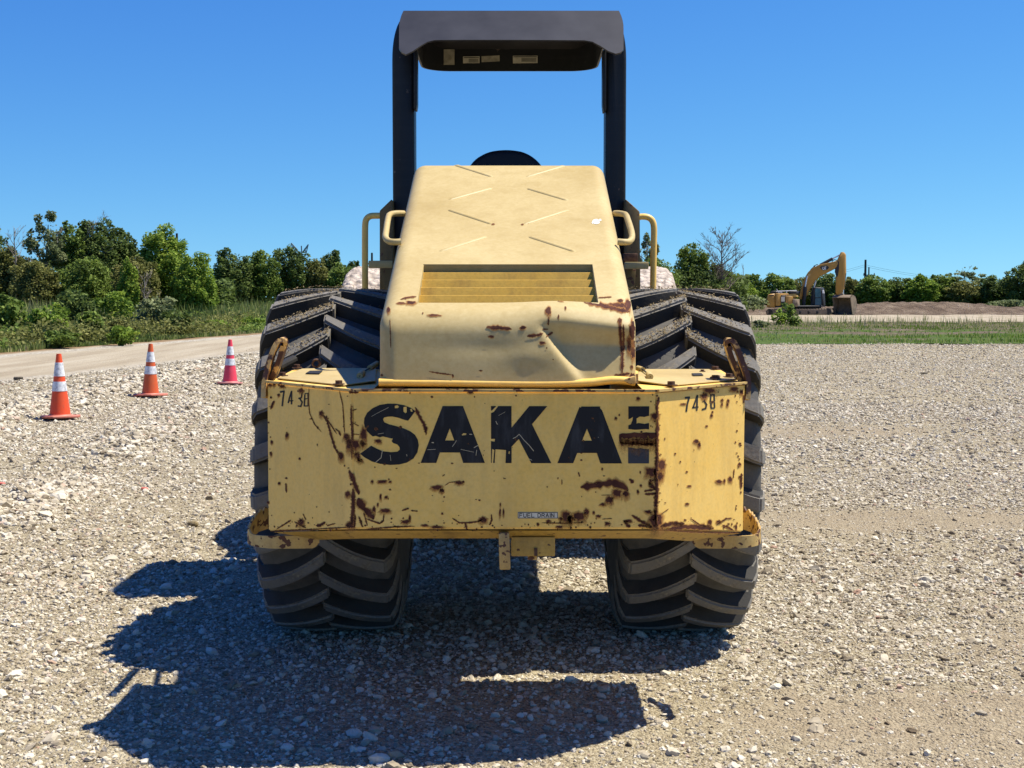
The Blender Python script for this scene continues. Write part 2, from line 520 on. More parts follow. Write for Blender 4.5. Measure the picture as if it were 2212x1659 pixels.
n = 60
gx, gy = np.meshgrid(np.linspace(-900, 900, n), np.linspace(-500, 1300, n))
me = grid_mesh('ground', gx, gy, np.full_like(gx, -0.15), np.full_like(gx, 0.25))
tag(link('ground', me, MAT['soil']), kind='structure')

# gravel lot
rows = np.concatenate([np.linspace(-12, 3.6, 24), 3.8 * np.exp(np.arange(0, 556) * 0.00449), np.linspace(46.3, 66, 40)])
ss = np.concatenate([np.linspace(-4, -0.62, 18), np.linspace(-0.60, 0.60, 440), np.linspace(0.62, 4, 18)])
Yg = np.repeat(rows[:, None], len(ss), 1)
Xg = ss[None, :] * np.maximum(Yg, 6.0)
Xg = np.clip(Xg, -60, 60)
Zg = lot_height(Xg, Yg)
rl = road_left(Yg)
inroad = sstep(0.0, 0.6, Xg - rl + 1.0) * (1 - sstep(ROADW - 0.5, ROADW + 0.3, Xg - rl))
Zg = Zg - 0.05 * inroad - 0.25 * (1 - sstep(-2.0, -0.5, Xg - rl)) - 0.06 * sstep(44.2, 45.2, Yg + 0.8 * vnoise(Xg * .5, Yg * 0, 4)) * sstep(-3.2, -2.2, Xg)
me = grid_mesh('gravel_lot', Xg, Yg, Zg, dirtmask(Xg, Yg))
tag(link('gravel_lot', me, MAT['gravel']), kind='structure')

# dirt road along the left
def road_mat():
    m = M('packed_dirt_road')
    t = m.tex('Noise', 1, 6, 0.6, vec=m.mapped((1.6, 0.10, 1)))
    c = m.ramp(t.outputs['Fac'], [(0.3, (0.2624, 0.2165, 0.1496)), (0.5, (0.3411, 0.2919, 0.2119)), (0.7, (0.4002, 0.3542, 0.2680))])
    v = m.tex('Voronoi', 18); sc = m.n.new('ShaderNodeSeparateColor'); m.l.new(v.outputs['Color'], sc.inputs[0])
    st = m.ramp(sc.outputs[0], [(0, (0.2165, 0.1902, 0.1496)), (1, (0.4723, 0.4461, 0.3739))])
    e = m.attr('dirt').outputs['Fac']
    c = m.mix(e, c, st)
    e2 = m.attr('edge').outputs['Fac']
    c = m.mix(e2, c, (0.2165, 0.1476, 0.0810))
    m.bump(m.tex('Noise', 14, 6, 0.7).outputs['Fac'], 0.7, 0.06)
    return m.out(c, 0.95, 0.1)
MAT['road'] = road_mat()
yy = np.linspace(-12, 112, 500); uu = np.linspace(-0.7, ROADW, 44)
U, Yr = np.meshgrid(uu, yy)
Xr = road_left(Yr) + U + 0.12 * vnoise(Yr * .8, U * 0, 21)
Zr = 0.012 + 0.012 * vnoise(Xr * 1.5, Yr * 1.2, 22) - 0.05 * sstep(ROADW - 0.4, ROADW, U) - 0.04 * sstep(-.5, -.7, U)
grav = np.clip(np.exp(-((U - 0.75) / 0.4) ** 2) * 0.9 + sstep(ROADW - 0.9, ROADW, U), 0, 1)
me = grid_mesh('dirt_road', Xr, Yr, Zr + 0.03 * grav * vnoise(Xr * 9, Yr * 9, 23), grav)
fattr(me, 'edge', (1 - sstep(-0.1, 0.45, U + 0.25 * vnoise(Xr * 2, Yr * 1.3, 24))).astype(np.float32))
tag(link('dirt_road', me, MAT['road']), kind='structure')

# weedy field on the left (rises a little), meadow on the right, far road, berm
def field_z(x, y):
    d = np.clip(road_left(y) - x, 0, 200)
    return 0.02 + 0.02 * d * sstep(30, 50, y) + 0.08 * vnoise(x * .4, y * .4, 31)
yy = np.linspace(-12, 140, 150); uu = np.linspace(0, 90, 90)
U, Yf = np.meshgrid(uu, yy)
Xf = road_left(Yf) - 0.35 - U + 0.25 * vnoise(Yf * 1.1, U * 0, 32)
me = grid_mesh('field', Xf, Yf, field_z(Xf, Yf), np.full_like(Xf, 0.42))
tag(link('field', me, MAT['soil']), kind='structure')

xx = np.linspace(-2.5, 75, 260); yy = np.linspace(44.4, 82, 150)
Xm, Ym = np.meshgrid(xx, yy)
Ym = Ym + 0.5 * vnoise(Xm * .6, Ym * 0, 41) * (1 - sstep(44.4, 48, Ym))
Zm = 0.015 + 0.05 * vnoise(Xm * .7, Ym * .9, 42) * sstep(44.5, 47, Ym) + 0.04 * vnoise(Xm * 2.3, Ym * 2.3, 43) * sstep(46, 60, Ym)
dm = 0.15 + 0.75 * sstep(54, 66, Ym + 5 * vnoise(Xm * .25, Ym * .3, 44)) + 0.45 * vnoise(Xm * .35, Ym * .5, 45) * sstep(44.4, 50, Ym)
me = grid_mesh('meadow', Xm, Ym, Zm, np.clip(dm, 0, 1))
tag(link('meadow', me, MAT['soil']), kind='structure')

xx = np.linspace(-9, 85, 160); yy = np.linspace(80, 112, 40)
Xm, Ym = np.meshgrid(xx, yy)
me = grid_mesh('far_road', Xm, Ym, 0.03 + 0.03 * vnoise(Xm * .5, Ym * .5, 51), np.zeros_like(Xm))
fattr(me, 'edge', np.zeros(Xm.size, dtype=np.float32))
tag(link('far_road', me, MAT['road']), kind='structure')

xx = np.linspace(10, 85, 420); yy = np.linspace(113, 134, 60)
Xm, Ym = np.meshgrid(xx, yy)
prof = sstep(114, 118.5, Ym) * (1 - 0.65 * sstep(122, 133, Ym))
top = 0.72 + 0.25 * vnoise(Xm * .16, Xm * 0, 52) - 0.35 * sstep(20, 27, Xm) * (1 - sstep(27, 33, Xm))
Zm = prof * (top + 0.10 * vnoise(Xm * 1.1, Ym * 1.1, 53) + 0.08 * vnoise(Xm * 3.1, Ym * 3.1, 54)) - 0.02
me = grid_mesh('dirt_berm', Xm, Ym, Zm)
def berm_mat():
    m = M('turned_soil')
    t = m.tex('Noise', 0.7, 8, 0.7)
    c = m.ramp(t.outputs['Fac'], [(0.3, (0.0900, 0.0630, 0.0450)), (0.5, (0.1890, 0.1395, 0.0990)), (0.7, (0.3330, 0.2610, 0.1890))])
    m.bump(m.tex('Noise', 2.5, 6, 0.75).outputs['Fac'], 1.0, 0.5)
    return m.out(c, 0.95, 0.1)
MAT['berm'] = berm_mat()
tag(link('dirt_berm', me, MAT['berm']), kind='structure')

# ------------------------------------------------------------------ loose stones (one mass)
def stone_mat():
    m = M('limestone_chips')
    oi = m.n.new('ShaderNodeObjectInfo')  # every chip its own shade
    c = m.ramp(oi.outputs['Random'], [(0.0, (0.1669, 0.1336, 0.0892)), (0.25, (0.3336, 0.2839, 0.2026)), (0.5, (0.4505, 0.3966, 0.2958)), (0.75, (0.5507, 0.5008, 0.3930)), (0.96, (0.6340, 0.5927, 0.4862)), (1.0, (0.3755, 0.2337, 0.1621))])
    t = m.tex('Noise', 3, 4)
    c = m.mix(m.ramp(t.outputs['Fac'], [(0.4, (0, 0, 0)), (0.75, (0.3336, 0.3339, 0.3242))]), c, (0.2837, 0.2337, 0.1621))
    return m.out(c, 0.9, 0.15)
MAT['stone'] = stone_mat()

def scatter_points():
    out = []
    def zone(y0, y1, dens, smed, sig, cap):
        w = 0.5
        area = 0.5 * 2 * w * (y1 ** 2 - y0 ** 2)
        nn = int(area * dens)
        y = np.sqrt(RNG.uniform(y0 ** 2, y1 ** 2, nn)); x = RNG.uniform(-w, w, nn) * y
        wr = windrow(x, y); dt = dirtmask(x, y)
        keep = RNG.uniform(0, 1, nn) < np.clip((0.40 + .22 * sstep(.3, 1.5, x) + 0.6 * wr + 0.25 * vnoise(x * .8, y * .8, 61)) * (1 - 0.80 * dt), 0.02, 1)
        keep &= (x - road_left(y)) > ROADW - 0.1 - 1.7 * RNG.uniform(0, 1, nn) ** 2.2 * (.5 + .5 * vnoise(x * .6, y * .25, 62))
        x, y, wr, dt = x[keep], y[keep], wr[keep], dt[keep]
        s = np.minimum(smed * np.exp(RNG.normal(0, sig, len(x))) * (1 + 1.05 * wr) * (1 - .10 * sstep(.5, -1.0, x)) * (1 - .25 * dt) * (1 - .22 * sstep(-.2, 1.2, x)), cap * (1 + .6 * wr))
        out.append(np.stack([x, y, s], 1))
    zone(3.7, 7, 9000, 0.0058, 0.52, 0.027)
    zone(7, 12, 4200, 0.0078, 0.50, 0.032)
    zone(12, 20, 1500, 0.0112, 0.45, 0.036)
    zone(20, 34, 420, 0.016, 0.35, 0.042)
    zone(34, 45, 170, 0.021, 0.35, 0.05)
    # a few larger lumps
    y = np.sqrt(RNG.uniform(4 ** 2, 18 ** 2, 150)); x = RNG.uniform(-.45, .3, 150) * y
    k = (x - road_left(y)) > ROADW
    out.append(np.stack([x, y, RNG.uniform(0.018, 0.036, 150)], 1)[k])
    return np.concatenate(out)
pts = scatter_points()
zs = lot_height(pts[:, 0], pts[:, 1])
me = bpy.data.meshes.new('gravel')
me.vertices.add(len(pts))
me.vertices.foreach_set('co', np.stack([pts[:, 0], pts[:, 1], zs + pts[:, 2] * 0.12], 1).astype(np.float32).ravel())
N = len(pts)
fattr(me, 'scl', (pts[:, 2:3] * np.stack([RNG.uniform(.8, 1.35, N), RNG.uniform(.7, 1.1, N), RNG.uniform(.40, .80, N)], 1)).astype(np.float32), typ='FLOAT_VECTOR')
fattr(me, 'rot', np.stack([RNG.normal(0, .35, N), RNG.normal(0, .35, N), RNG.uniform(0, 6.28, N)], 1).astype(np.float32), typ='FLOAT_VECTOR')
fattr(me, 'pick', RNG.integers(0, 6, N).astype(np.int32), typ='INT')
gravel = link('gravel', me, MAT['stone'])
tag(gravel, kind='stuff')
gravel['label'] = 'loose pale limestone gravel strewn over the lot'
ng = bpy.data.node_groups.new('stone_scatter', 'GeometryNodeTree')
ng.interface.new_socket('Geometry', in_out='INPUT', socket_type='NodeSocketGeometry')
ng.interface.new_socket('Geometry', in_out='OUTPUT', socket_type='NodeSocketGeometry')
gi = ng.nodes.new('NodeGroupInput'); go = ng.nodes.new('NodeGroupOutput')
g2i = ng.nodes.new('GeometryNodeGeometryToInstance')
for k in range(6):
    ico = ng.nodes.new('GeometryNodeMeshIcoSphere'); ico.inputs['Subdivisions'].default_value = 2 if k < 4 else 1
    ico.inputs['Radius'].default_value = 1.0
    nz = ng.nodes.new('ShaderNodeTexNoise'); nz.noise_dimensions = '4D'; nz.inputs['W'].default_value = k * 7.3
    nz.inputs['Scale'].default_value = 0.9; nz.inputs['Detail'].default_value = 2
    sub = ng.nodes.new('ShaderNodeVectorMath'); sub.operation = 'SUBTRACT'; sub.inputs[1].default_value = (.5, .5, .5)
    mul = ng.nodes.new('ShaderNodeVectorMath'); mul.operation = 'SCALE'; mul.inputs['Scale'].default_value = 1.9
    sp = ng.nodes.new('GeometryNodeSetPosition')
    sm = ng.nodes.new('GeometryNodeSetMaterial'); sm.inputs['Material'].default_value = MAT['stone']
    L = ng.links
    L.new(nz.outputs['Color'], sub.inputs[0]); L.new(sub.outputs[0], mul.inputs[0])
    L.new(ico.outputs['Mesh'], sp.inputs['Geometry']); L.new(mul.outputs[0], sp.inputs['Offset'])
    L.new(sp.outputs[0], sm.inputs['Geometry']); L.new(sm.outputs[0], g2i.inputs[0])
iop = ng.nodes.new('GeometryNodeInstanceOnPoints')
def named(n_, t):
    a = ng.nodes.new('GeometryNodeInputNamedAttribute'); a.data_type = t; a.inputs['Name'].default_value = n_; return a.outputs['Attribute']
e2r = ng.nodes.new('FunctionNodeEulerToRotation')
ng.links.new(named('rot', 'FLOAT_VECTOR'), e2r.inputs[0])
ng.links.new(gi.outputs[0], iop.inputs['Points']); ng.links.new(g2i.outputs[0], iop.inputs['Instance'])
iop.inputs['Pick Instance'].default_value = True
ng.links.new(named('pick', 'INT'), iop.inputs['Instance Index'])
ng.links.new(e2r.outputs[0], iop.inputs['Rotation']); ng.links.new(named('scl', 'FLOAT_VECTOR'), iop.inputs['Scale'])
ng.links.new(iop.outputs[0], go.inputs[0])
gm = gravel.modifiers.new('stones', 'NODES'); gm.node_group = ng
# crumbs of dark soil on the right hand ruts
Nc = 2600
cy_ = np.sqrt(RNG.uniform(4.0 ** 2, 16 ** 2, Nc)); cx_ = RNG.uniform(-.05, .5, Nc) * cy_
kk = (vnoise(cx_ * 1.3 + cy_ * .4, cy_ * 3.2 - cx_ * .5, 19) > .18) & (RNG.uniform(0, 1, Nc) < (.25 + .75 * (sstep(.9, 2.0, cx_) * (1 - sstep(6.5, 8.5, cy_)))))
cx_, cy_ = cx_[kk], cy_[kk]; Nc = len(cx_)
cs_ = 0.0085 * np.exp(RNG.normal(0, .5, Nc))
me = bpy.data.meshes.new('soil_crumbs'); me.vertices.add(Nc)
me.vertices.foreach_set('co', np.stack([cx_, cy_, lot_height(cx_, cy_) + cs_ * .1], 1).astype(np.float32).ravel())
fattr(me, 'scl', (cs_[:, None] * np.stack([RNG.uniform(.8, 2.2, Nc), RNG.uniform(.7, 1.2, Nc), RNG.uniform(.4, .8, Nc)], 1)).astype(np.float32), typ='FLOAT_VECTOR')
fattr(me, 'rot', np.stack([RNG.normal(0, .3, Nc), RNG.normal(0, .3, Nc), RNG.uniform(-.6, .6, Nc)], 1).astype(np.float32), typ='FLOAT_VECTOR')
fattr(me, 'pick', RNG.integers(0, 6, Nc).astype(np.int32), typ='INT')
MAT['crumb'] = simple('dark_soil', (0.15, 0.115, 0.075), .95, .1, 0, .4, 3)
crumbs = tag(link('soil_crumbs', me, MAT['crumb']), 'small dark soil crumbs on the rutted ground at right', None, None, 'stuff')
ng2 = ng.copy(); ng2.name = 'crumb_scatter'
for nd in ng2.nodes:
    if nd.bl_idname == 'GeometryNodeSetMaterial': nd.inputs['Material'].default_value = MAT['crumb']
crumbs.modifiers.new('crumbs', 'NODES').node_group = ng2

# ------------------------------------------------------------------ vegetation
def leaf_mat(name, lo, mid, hi, trans=0.35):
    m = M(name)
    lo, mid, hi = [tuple(c * k_ for c, k_ in zip(q, (2.20, 1.88, 2.1))) for q in (lo, mid, hi)]
    t = m.attr('tint').outputs['Fac']
    c = m.ramp(t, [(0.0, lo), (0.5, mid), (1.0, hi)])
    m.l.new(c, m.b.inputs['Base Color']); m.b.inputs['Roughness'].default_value = 0.7
    m.b.inputs['Specular IOR Level'].default_value = 0.2
    tr = m.n.new('ShaderNodeBsdfTranslucent'); m.l.new(c, tr.inputs['Color'])
    mx = m.n.new('ShaderNodeMixShader'); mx.inputs[0].default_value = trans
    out = m.n['Material Output']
    m.l.new(m.b.outputs[0], mx.inputs[1]); m.l.new(tr.outputs[0], mx.inputs[2]); m.l.new(mx.outputs[0], out.inputs['Surface'])
    return m.m
MAT['leaf_dark'] = leaf_mat('dark_leaves', (0.022, 0.040, 0.010), (0.050, 0.085, 0.018), (0.085, 0.130, 0.030))
MAT['leaf_mid'] = leaf_mat('green_leaves', (0.032, 0.058, 0.010), (0.070, 0.120, 0.020), (0.120, 0.180, 0.035))
MAT['leaf_bright'] = leaf_mat('bright_leaves', (0.045, 0.085, 0.010), (0.095, 0.165, 0.020), (0.16, 0.23, 0.035))
MAT['leaf_grey'] = leaf_mat('grey_green_leaves', (0.042, 0.062, 0.024), (0.082, 0.118, 0.046), (0.14, 0.18, 0.08))
MAT['leaf_olive'] = leaf_mat('olive_leaves', (0.040, 0.052, 0.012), (0.080, 0.100, 0.024), (0.135, 0.155, 0.045))
MAT['grass'] = leaf_mat('grass_blades', (0.040, 0.066, 0.014), (0.105, 0.150, 0.036), (0.24, 0.235, 0.11))
MAT['bark'] = simple('grey_bark', (0.27, 0.24, 0.20), 0.9, 0.1, 0, 0.4, 6)
MAT['bark_mid'] = simple('brown_grey_bark', (0.13, 0.11, 0.09), 0.9, 0.1, 0, 0.4, 6)
MAT['bark_dark'] = simple('dark_bark', (0.06, 0.05, 0.042), 0.9, 0.1, 0, 0.4, 6)
MAT['twig'] = simple('bare_twig', (0.22, 0.19, 0.16), 0.9, 0.1, 0, 0.3, 6)

def leaf_cards(centers, size, tint, aspect=1.5, flat=0.0, rng=RNG):
    """one kite per centre, random orientation"""
    nL = len(centers)
    a = rng.normal(size=(nL, 3)); a[:, 2] *= .55; a /= np.linalg.norm(a, axis=1, keepdims=True)
    b = rng.normal(size=(nL, 3)); b[:, 2] *= .55; b -= a * np.sum(a * b, 1, keepdims=True); b /= np.linalg.norm(b, axis=1, keepdims=True)
    s = (size * rng.uniform(.6, 1.35, nL))[:, None]
    v = np.stack([centers - a * s * aspect * .5, centers + b * s * .5 - a * s * .1, centers + a * s * aspect * .5, centers - b * s * .5 - a * s * .1], 1).reshape(-1, 3)
    f = np.arange(nL * 4).reshape(-1, 4)
    return v, f, np.repeat(tint, 4)

def branches(mb, base, h, r, lean=0.05, n=6, spread=0.5, start=0.3, twigs=0, rng=random, droop=0.0):
    """trunk with limbs; returns limb tips"""
    tips = []
    pts = []
    k = 7
    ang = rng.uniform(0, 6.28)
    for i in range(k + 1):
        t = i / k
        pts.append(Vector(base) + Vector((math.cos(ang) * lean * h * t * t + rng.uniform(-.012, .012) * h, math.sin(ang) * lean * h * t * t + rng.uniform(-.012, .012) * h, h * t)))
    pts[0] = Vector(base) - Vector((0, 0, 0.1))
    mb.tube(pts, r, 6, [1.15 - 0.95 * i / k for i in range(k + 1)])
    tips.append(pts[-1])
    for j in range(n):
        t = start + (0.95 - start) * (j + rng.random() * .6) / n
        i = min(int(t * k), k - 1)
        p0 = pts[i].lerp(pts[i + 1], t * k - i)
        az = rng.uniform(0, 6.28); ln = h * spread * (1.05 - t * .6) * rng.uniform(.6, 1.1)
        d = Vector((math.cos(az), math.sin(az), rng.uniform(.6, 1.5))).normalized()
        bp = [p0]
        for q in range(1, 5):
            bp.append(p0 + d * ln * q / 4 + Vector((rng.uniform(-.06, .06), rng.uniform(-.06, .06), rng.uniform(-.02, .07) - droop * q * .05)) * ln)
        mb.tube(bp, r * 0.42 * (1.1 - .5 * t), 4, [1, .8, .6, .4, .2])
        tips.append(bp[-1]); tips.append(bp[2])
        for w in range(twigs):
            q = rng.randint(1, 4)
            d2 = (d + Vector((rng.uniform(-1, 1), rng.uniform(-1, 1), rng.uniform(-.3, .9)))).normalized()
            l2 = ln * rng.uniform(.25, .55)
            mid = bp[q] + d2 * l2 * .5 + Vector((rng.uniform(-.1, .1), rng.uniform(-.1, .1), rng.uniform(-.05, .1))) * l2
            e = bp[q] + d2 * l2
            mb.tube([bp[q], mid, e], r * .13, 3, [1, .7, .35])
            for w2 in range(3):
                d3 = (d2 + Vector((rng.uniform(-1, 1), rng.uniform(-1, 1), rng.uniform(-.3, .8)))).normalized()
                mb.tube([mid, mid + d3 * l2 * rng.uniform(.3, .6)], r * .08, 3, [1, .4])
    return tips

def crown_points(c, rx, ry, rz, nclump, nleaf, clump=0.28, rng=RNG, low=0.0, fillk=0.35):
    cc = []
    while len(cc) < nclump:
        p = rng.uniform(-1, 1, 3)
        d = np.linalg.norm(p)
        if 0.25 < d < 1.0 and p[2] > -0.95 + low: cc.append(p)
    cc = np.array(cc)
    cs = clump * rng.uniform(.55, 1.3, nclump)
    ci = rng.choice(nclump, nleaf, p=(cs ** 2) / np.sum(cs ** 2))
    off = rng.normal(size=(nleaf, 3)); off /= np.linalg.norm(off, axis=1, keepdims=True)
    off *= (rng.uniform(0.15, 1, nleaf) ** 0.5)[:, None] * cs[ci][:, None]
    off[:, 2] *= .75
    un = rng.normal(size=(nleaf, 3)); un /= np.linalg.norm(un, axis=1, keepdims=True); un *= (rng.uniform(0, 1, nleaf) ** .45)[:, None] * .93
    fill = rng.uniform(0, 1, nleaf) < fillk
    off = np.where(fill[:, None], un - cc[ci], off)
    pts = (cc[ci] + off) * np.array([rx, ry, rz]) + np.array(c)
    tint = np.clip(0.45 + 0.25 * rng.normal(size=nclump)[ci] + 0.17 * rng.normal(size=nleaf), 0, 1)
    return pts, tint

def finish_leaves(name, v, f, t, mat, parent):
    w = WORLD[parent.name] if parent is not None else Vector((0, 0, 0))
    me = np_mesh(name, v - np.array(w), f)
    fattr(me, 'tint', t.astype(np.float32))
    return link(name, me, mat, parent)

def make_tree(name, label, cat, X, Y, z, h, w, leafmat, nleaf=2600, lsize=0.16, nclump=26, clump=0.28, trunk_r=0.10, crown_lo=0.25, group=None, n_limbs=7, bark='bark', depth=None, lean=.04, twigs=0, spread=.42):
    root = empty(name, (X, Y, z), label, cat, group)
    mb = MB()
    branches(mb, (X, Y, z), h * .88, trunk_r, lean, n_limbs, spread, crown_lo, twigs)
    mb.build('trunk', MAT[bark], root)
    rz = h * (1 - crown_lo) / 2
    pts, tint = crown_points((X, Y, z + h * crown_lo + rz), w / 2, (depth or w) / 2, rz, nclump, nleaf, clump, fillk=.05 if leafmat == 'leaf_grey' else .42)
    pts[:, 2] = np.maximum(pts[:, 2], z + 0.05)
    v, f, t = leaf_cards(pts, lsize, tint)
    finish_leaves('crown', v, f, t, MAT[leafmat], root)
    return root

def from_px(x0, x1, ytop, Y):
    """placement of a tree from its outline at distance Y: X, width, top height"""
    a, b = P(x0, ytop, Y), P(x1, ytop, Y)
    return (a.x + b.x) / 2, b.x - a.x, a.z

WG = 'trees of the scrub wood on the left'
EG = 'trees of the wood edge on the right'
# (name, label, x0, x1, ytop, Y, leaf, nleaf, leafsize, clumps, clump, crown_lo, twigs)
TREES = [
 ('scrub_tree', 'dark olive scrub tree at the left frame edge beside a bare grey tree', -40, 62, 528, 74, 'leaf_olive', 3000, .17, 26, .3, .05, 0, WG),
 ('scrub_tree', 'dark green tree with rounded top cut by the left frame edge', -60, 22, 490, 80, 'leaf_dark', 2600, .17, 22, .3, .1, 0, WG),
 ('tall_tree', 'tall airy tree with pale trunks and sky showing through its crown, left of the wood', 52, 142, 458, 76, 'leaf_grey', 1900, .17, 22, .25, .38, 4, WG),
 ('tall_tree', 'second tall airy tree leaning right above the shorter dark trees', 110, 190, 478, 77, 'leaf_mid', 1800, .17, 20, .25, .35, 3, WG),
 ('broad_tree', 'tall dense dark green tree in the middle of the left wood', 150, 262, 474, 78, 'leaf_dark', 3600, .18, 32, .28, .12, 3, WG),
 ('broad_tree', 'dark tree with a stepped top right of the tallest dense tree', 220, 300, 488, 79, 'leaf_dark', 2800, .18, 26, .28, .1, 0, WG),
 ('domed_tree', 'large bright green domed tree at the right end of the near left wood', 290, 408, 490, 74, 'leaf_bright', 4600, .17, 40, .27, .02, 0, WG),
 ('domed_tree', 'low bright green tree sloping down towards the grassy gap', 372, 466, 545, 72, 'leaf_bright', 3400, .15, 30, .28, .0, 0, WG),
 ('young_tree', 'small light green tapering tree in front of the left wood', 255, 300, 560, 70, 'leaf_bright', 1300, .13, 16, .3, .02, 0, WG),
 ('scrub_tree', 'olive scrub under the tall airy tree at the left', 20, 130, 560, 72, 'leaf_olive', 3200, .15, 28, .28, .0, 2, WG),
 ('scrub_tree', 'dim green understorey tree between the pale trunks', 120, 250, 555, 73, 'leaf_mid', 3400, .15, 30, .28, .0, 2, WG),
 ('scrub_tree', 'olive rounded tree below the large bright dome', 240, 345, 552, 71.5, 'leaf_olive', 2800, .15, 26, .28, .0, 0, WG),
 ('far_tree', 'grey green rounded tree just right of the grassy gap in the wood', 455, 545, 540, 108, 'leaf_dark', 2600, .23, 28, .28, .0, 0, WG),
 ('far_tree', 'mid green far tree left of the pylon arms', 520, 605, 536, 110, 'leaf_mid', 2600, .23, 28, .28, .0, 0, WG),
 ('far_tree', 'dark far tree standing under the pylon arms', 585, 672, 528, 112, 'leaf_dark', 2800, .23, 30, .28, .0, 2, WG),
 ('far_tree', 'dull brownish green far tree right of the pylon arms', 655, 712, 552, 112, 'leaf_olive', 1800, .22, 22, .28, .0, 3, WG),
 ('far_tree', 'small round topped tree rising above the low wood', 690, 738, 541, 135, 'leaf_dark', 1200, .26, 14, .32, .3, 0, WG),
 ('far_tree', 'bright low far tree left of the pale drum', 700, 770, 568, 112, 'leaf_mid', 2200, .22, 22, .28, .0, 0, WG),
 ('far_tree', 'small round dark tree behind the left handrail', 745, 782, 560, 140, 'leaf_dark', 900, .26, 12, .32, .2, 0, WG),
 ('far_tree', 'low green tree hidden partly by the left tyre and drum', 755, 830, 585, 114, 'leaf_mid', 1600, .22, 18, .28, .0, 0, WG),
 ('airy_tree', 'tall sparse grey green tree beside the right handrail', 1375, 1425, 498, 92, 'leaf_grey', 900, .20, 16, .24, .28, 5, EG),
 ('bushy_tree', 'dense green tree leaning on the right handrail', 1360, 1470, 552, 90, 'leaf_mid', 2800, .19, 26, .28, .0, 2, EG),
 ('tall_tree', 'poplar like green tree with feathered top left of the bare tree', 1455, 1535, 518, 94, 'leaf_mid', 2100, .2, 26, .22, .18, 3, EG),
 ('bushy_tree', 'dark dense tree at the foot of the feathered tree', 1440, 1560, 575, 93, 'leaf_dark', 3200, .2, 28, .28, .0, 0, EG),
 ('bushy_tree', 'dark rounded tree just left of the bare trunk', 1495, 1565, 556, 95, 'leaf_dark', 2000, .2, 20, .28, .0, 0, EG),
 ('bushy_tree', 'yellow green bush right of the bare trunk', 1562, 1640, 606, 120, 'leaf_bright', 1800, .22, 20, .28, .0, 0, EG),
 ('far_tree', 'pale green far tree behind the bare tree', 1590, 1660, 594, 150, 'leaf_mid', 1800, .28, 20, .28, .0, 0, EG),
 ('far_tree', 'green far tree above the excavator engine deck', 1640, 1720, 590, 150, 'leaf_mid', 2000, .28, 22, .28, .0, 0, EG),
 ('far_tree', 'low green far tree left of the excavator boom', 1700, 1765, 596, 152, 'leaf_olive', 1600, .28, 18, .28, .0, 0, EG),
 ('far_tree', 'dark green far tree framed under the excavator boom', 1755, 1822, 588, 148, 'leaf_dark', 2000, .28, 22, .28, .0, 0, EG),
 ('far_tree', 'yellowish far tree right of the excavator bucket', 1805, 1870, 600, 149, 'leaf_olive', 1700, .28, 18, .28, .0, 0, EG),
 ('far_tree', 'green far tree in front of the two utility poles', 1850, 1925, 592, 147, 'leaf_mid', 2100, .28, 22, .28, .0, 0, EG),
 ('far_tree', 'dark green far tree right of the utility poles', 1905, 1975, 596, 148, 'leaf_dark', 1900, .28, 20, .28, .0, 0, EG),
 ('far_tree', 'bright green far tree in the middle of the right tree row', 1955, 2030, 594, 146, 'leaf_bright', 2100, .28, 22, .28, .0, 0, EG),
 ('far_tree', 'spiky topped green far tree left of the airy far tree', 2005, 2070, 588, 149, 'leaf_mid', 1800, .28, 20, .24, .0, 0, EG),
 ('airy_tree', 'wide airy grey green far tree rising above the right tree row', 2040, 2128, 574, 150, 'leaf_grey', 900, .28, 18, .22, .35, 5, EG),
 ('far_tree', 'olive far tree under the wide airy tree', 2050, 2130, 603, 146, 'leaf_olive', 2000, .28, 20, .28, .0, 0, EG),
 ('far_tree', 'dense dark far tree near the right frame edge', 2110, 2190, 598, 145, 'leaf_dark', 2200, .28, 22, .28, .0, 0, EG),
 ('broad_tree', 'taller dark tree cut by the right frame edge', 2170, 2270, 566, 140, 'leaf_dark', 2600, .28, 24, .28, .0, 2, EG),
]
for (nm, lab, x0, x1, yt, Y, lm, nl, ls, nc, cl, lo, tw, grp) in TREES:
    X, w, zt = from_px(x0, x1, yt, Y)
    z = 0.0
    if X < -8: z = float(field_z(np.array([X]), np.array([Y]))[0])
    if Y > 138: z = 0.2
    airy = lm == 'leaf_grey'
    make_tree(nm, lab, 'tree', X, Y, z, zt - z, w * 1.08, lm, int(nl * (2.6 if airy else 4.2)), ls * (.58 if airy else .58), int(nc * (1.6 if airy else 2.6)), cl * (.85 if airy else .72), 0.05 + 0.012 * (zt - z), lo, grp, 8 if tw else 6, 'bark' if lo > .15 else 'bark_dark', min(w, 5), twigs=tw, spread=.3 if lo < .2 else .42)

def bare_tree(label, px, ytop, Y, r, n, twigs, mat, spread=.55, start=.3, zb=0.0):
    b = P(px, 640, Y); top = P(px, ytop, Y).z
    root = empty('bare_tree', (b.x, Y, zb), label, 'tree')
    mb = MB()
    tips = branches(mb, (b.x, Y, zb), (top - zb) * .93, r, .02, n, spread, start, twigs)
    mb.build('trunk', MAT[mat], root)
    return root
bare_tree('leafless dark tree with forked spreading branches left of the excavator', 1560, 497, 93, .11, 26, 9, 'bark_mid', .50, .28)
bare_tree('leafless pale tree with twisting twigs at the left frame edge', 36, 478, 73, .07, 12, 6, 'twig', .34, .35, .3)
bare_tree('leafless pale crown poking above the dense dark tree on the left', 200, 460, 77.5, .07, 14, 6, 'twig', .34, .45, .3)
bare_tree('small grey leafless shrub tree at the foot of the bright dome', 312, 582, 70, .05, 12, 6, 'twig', .5, .1, .2)

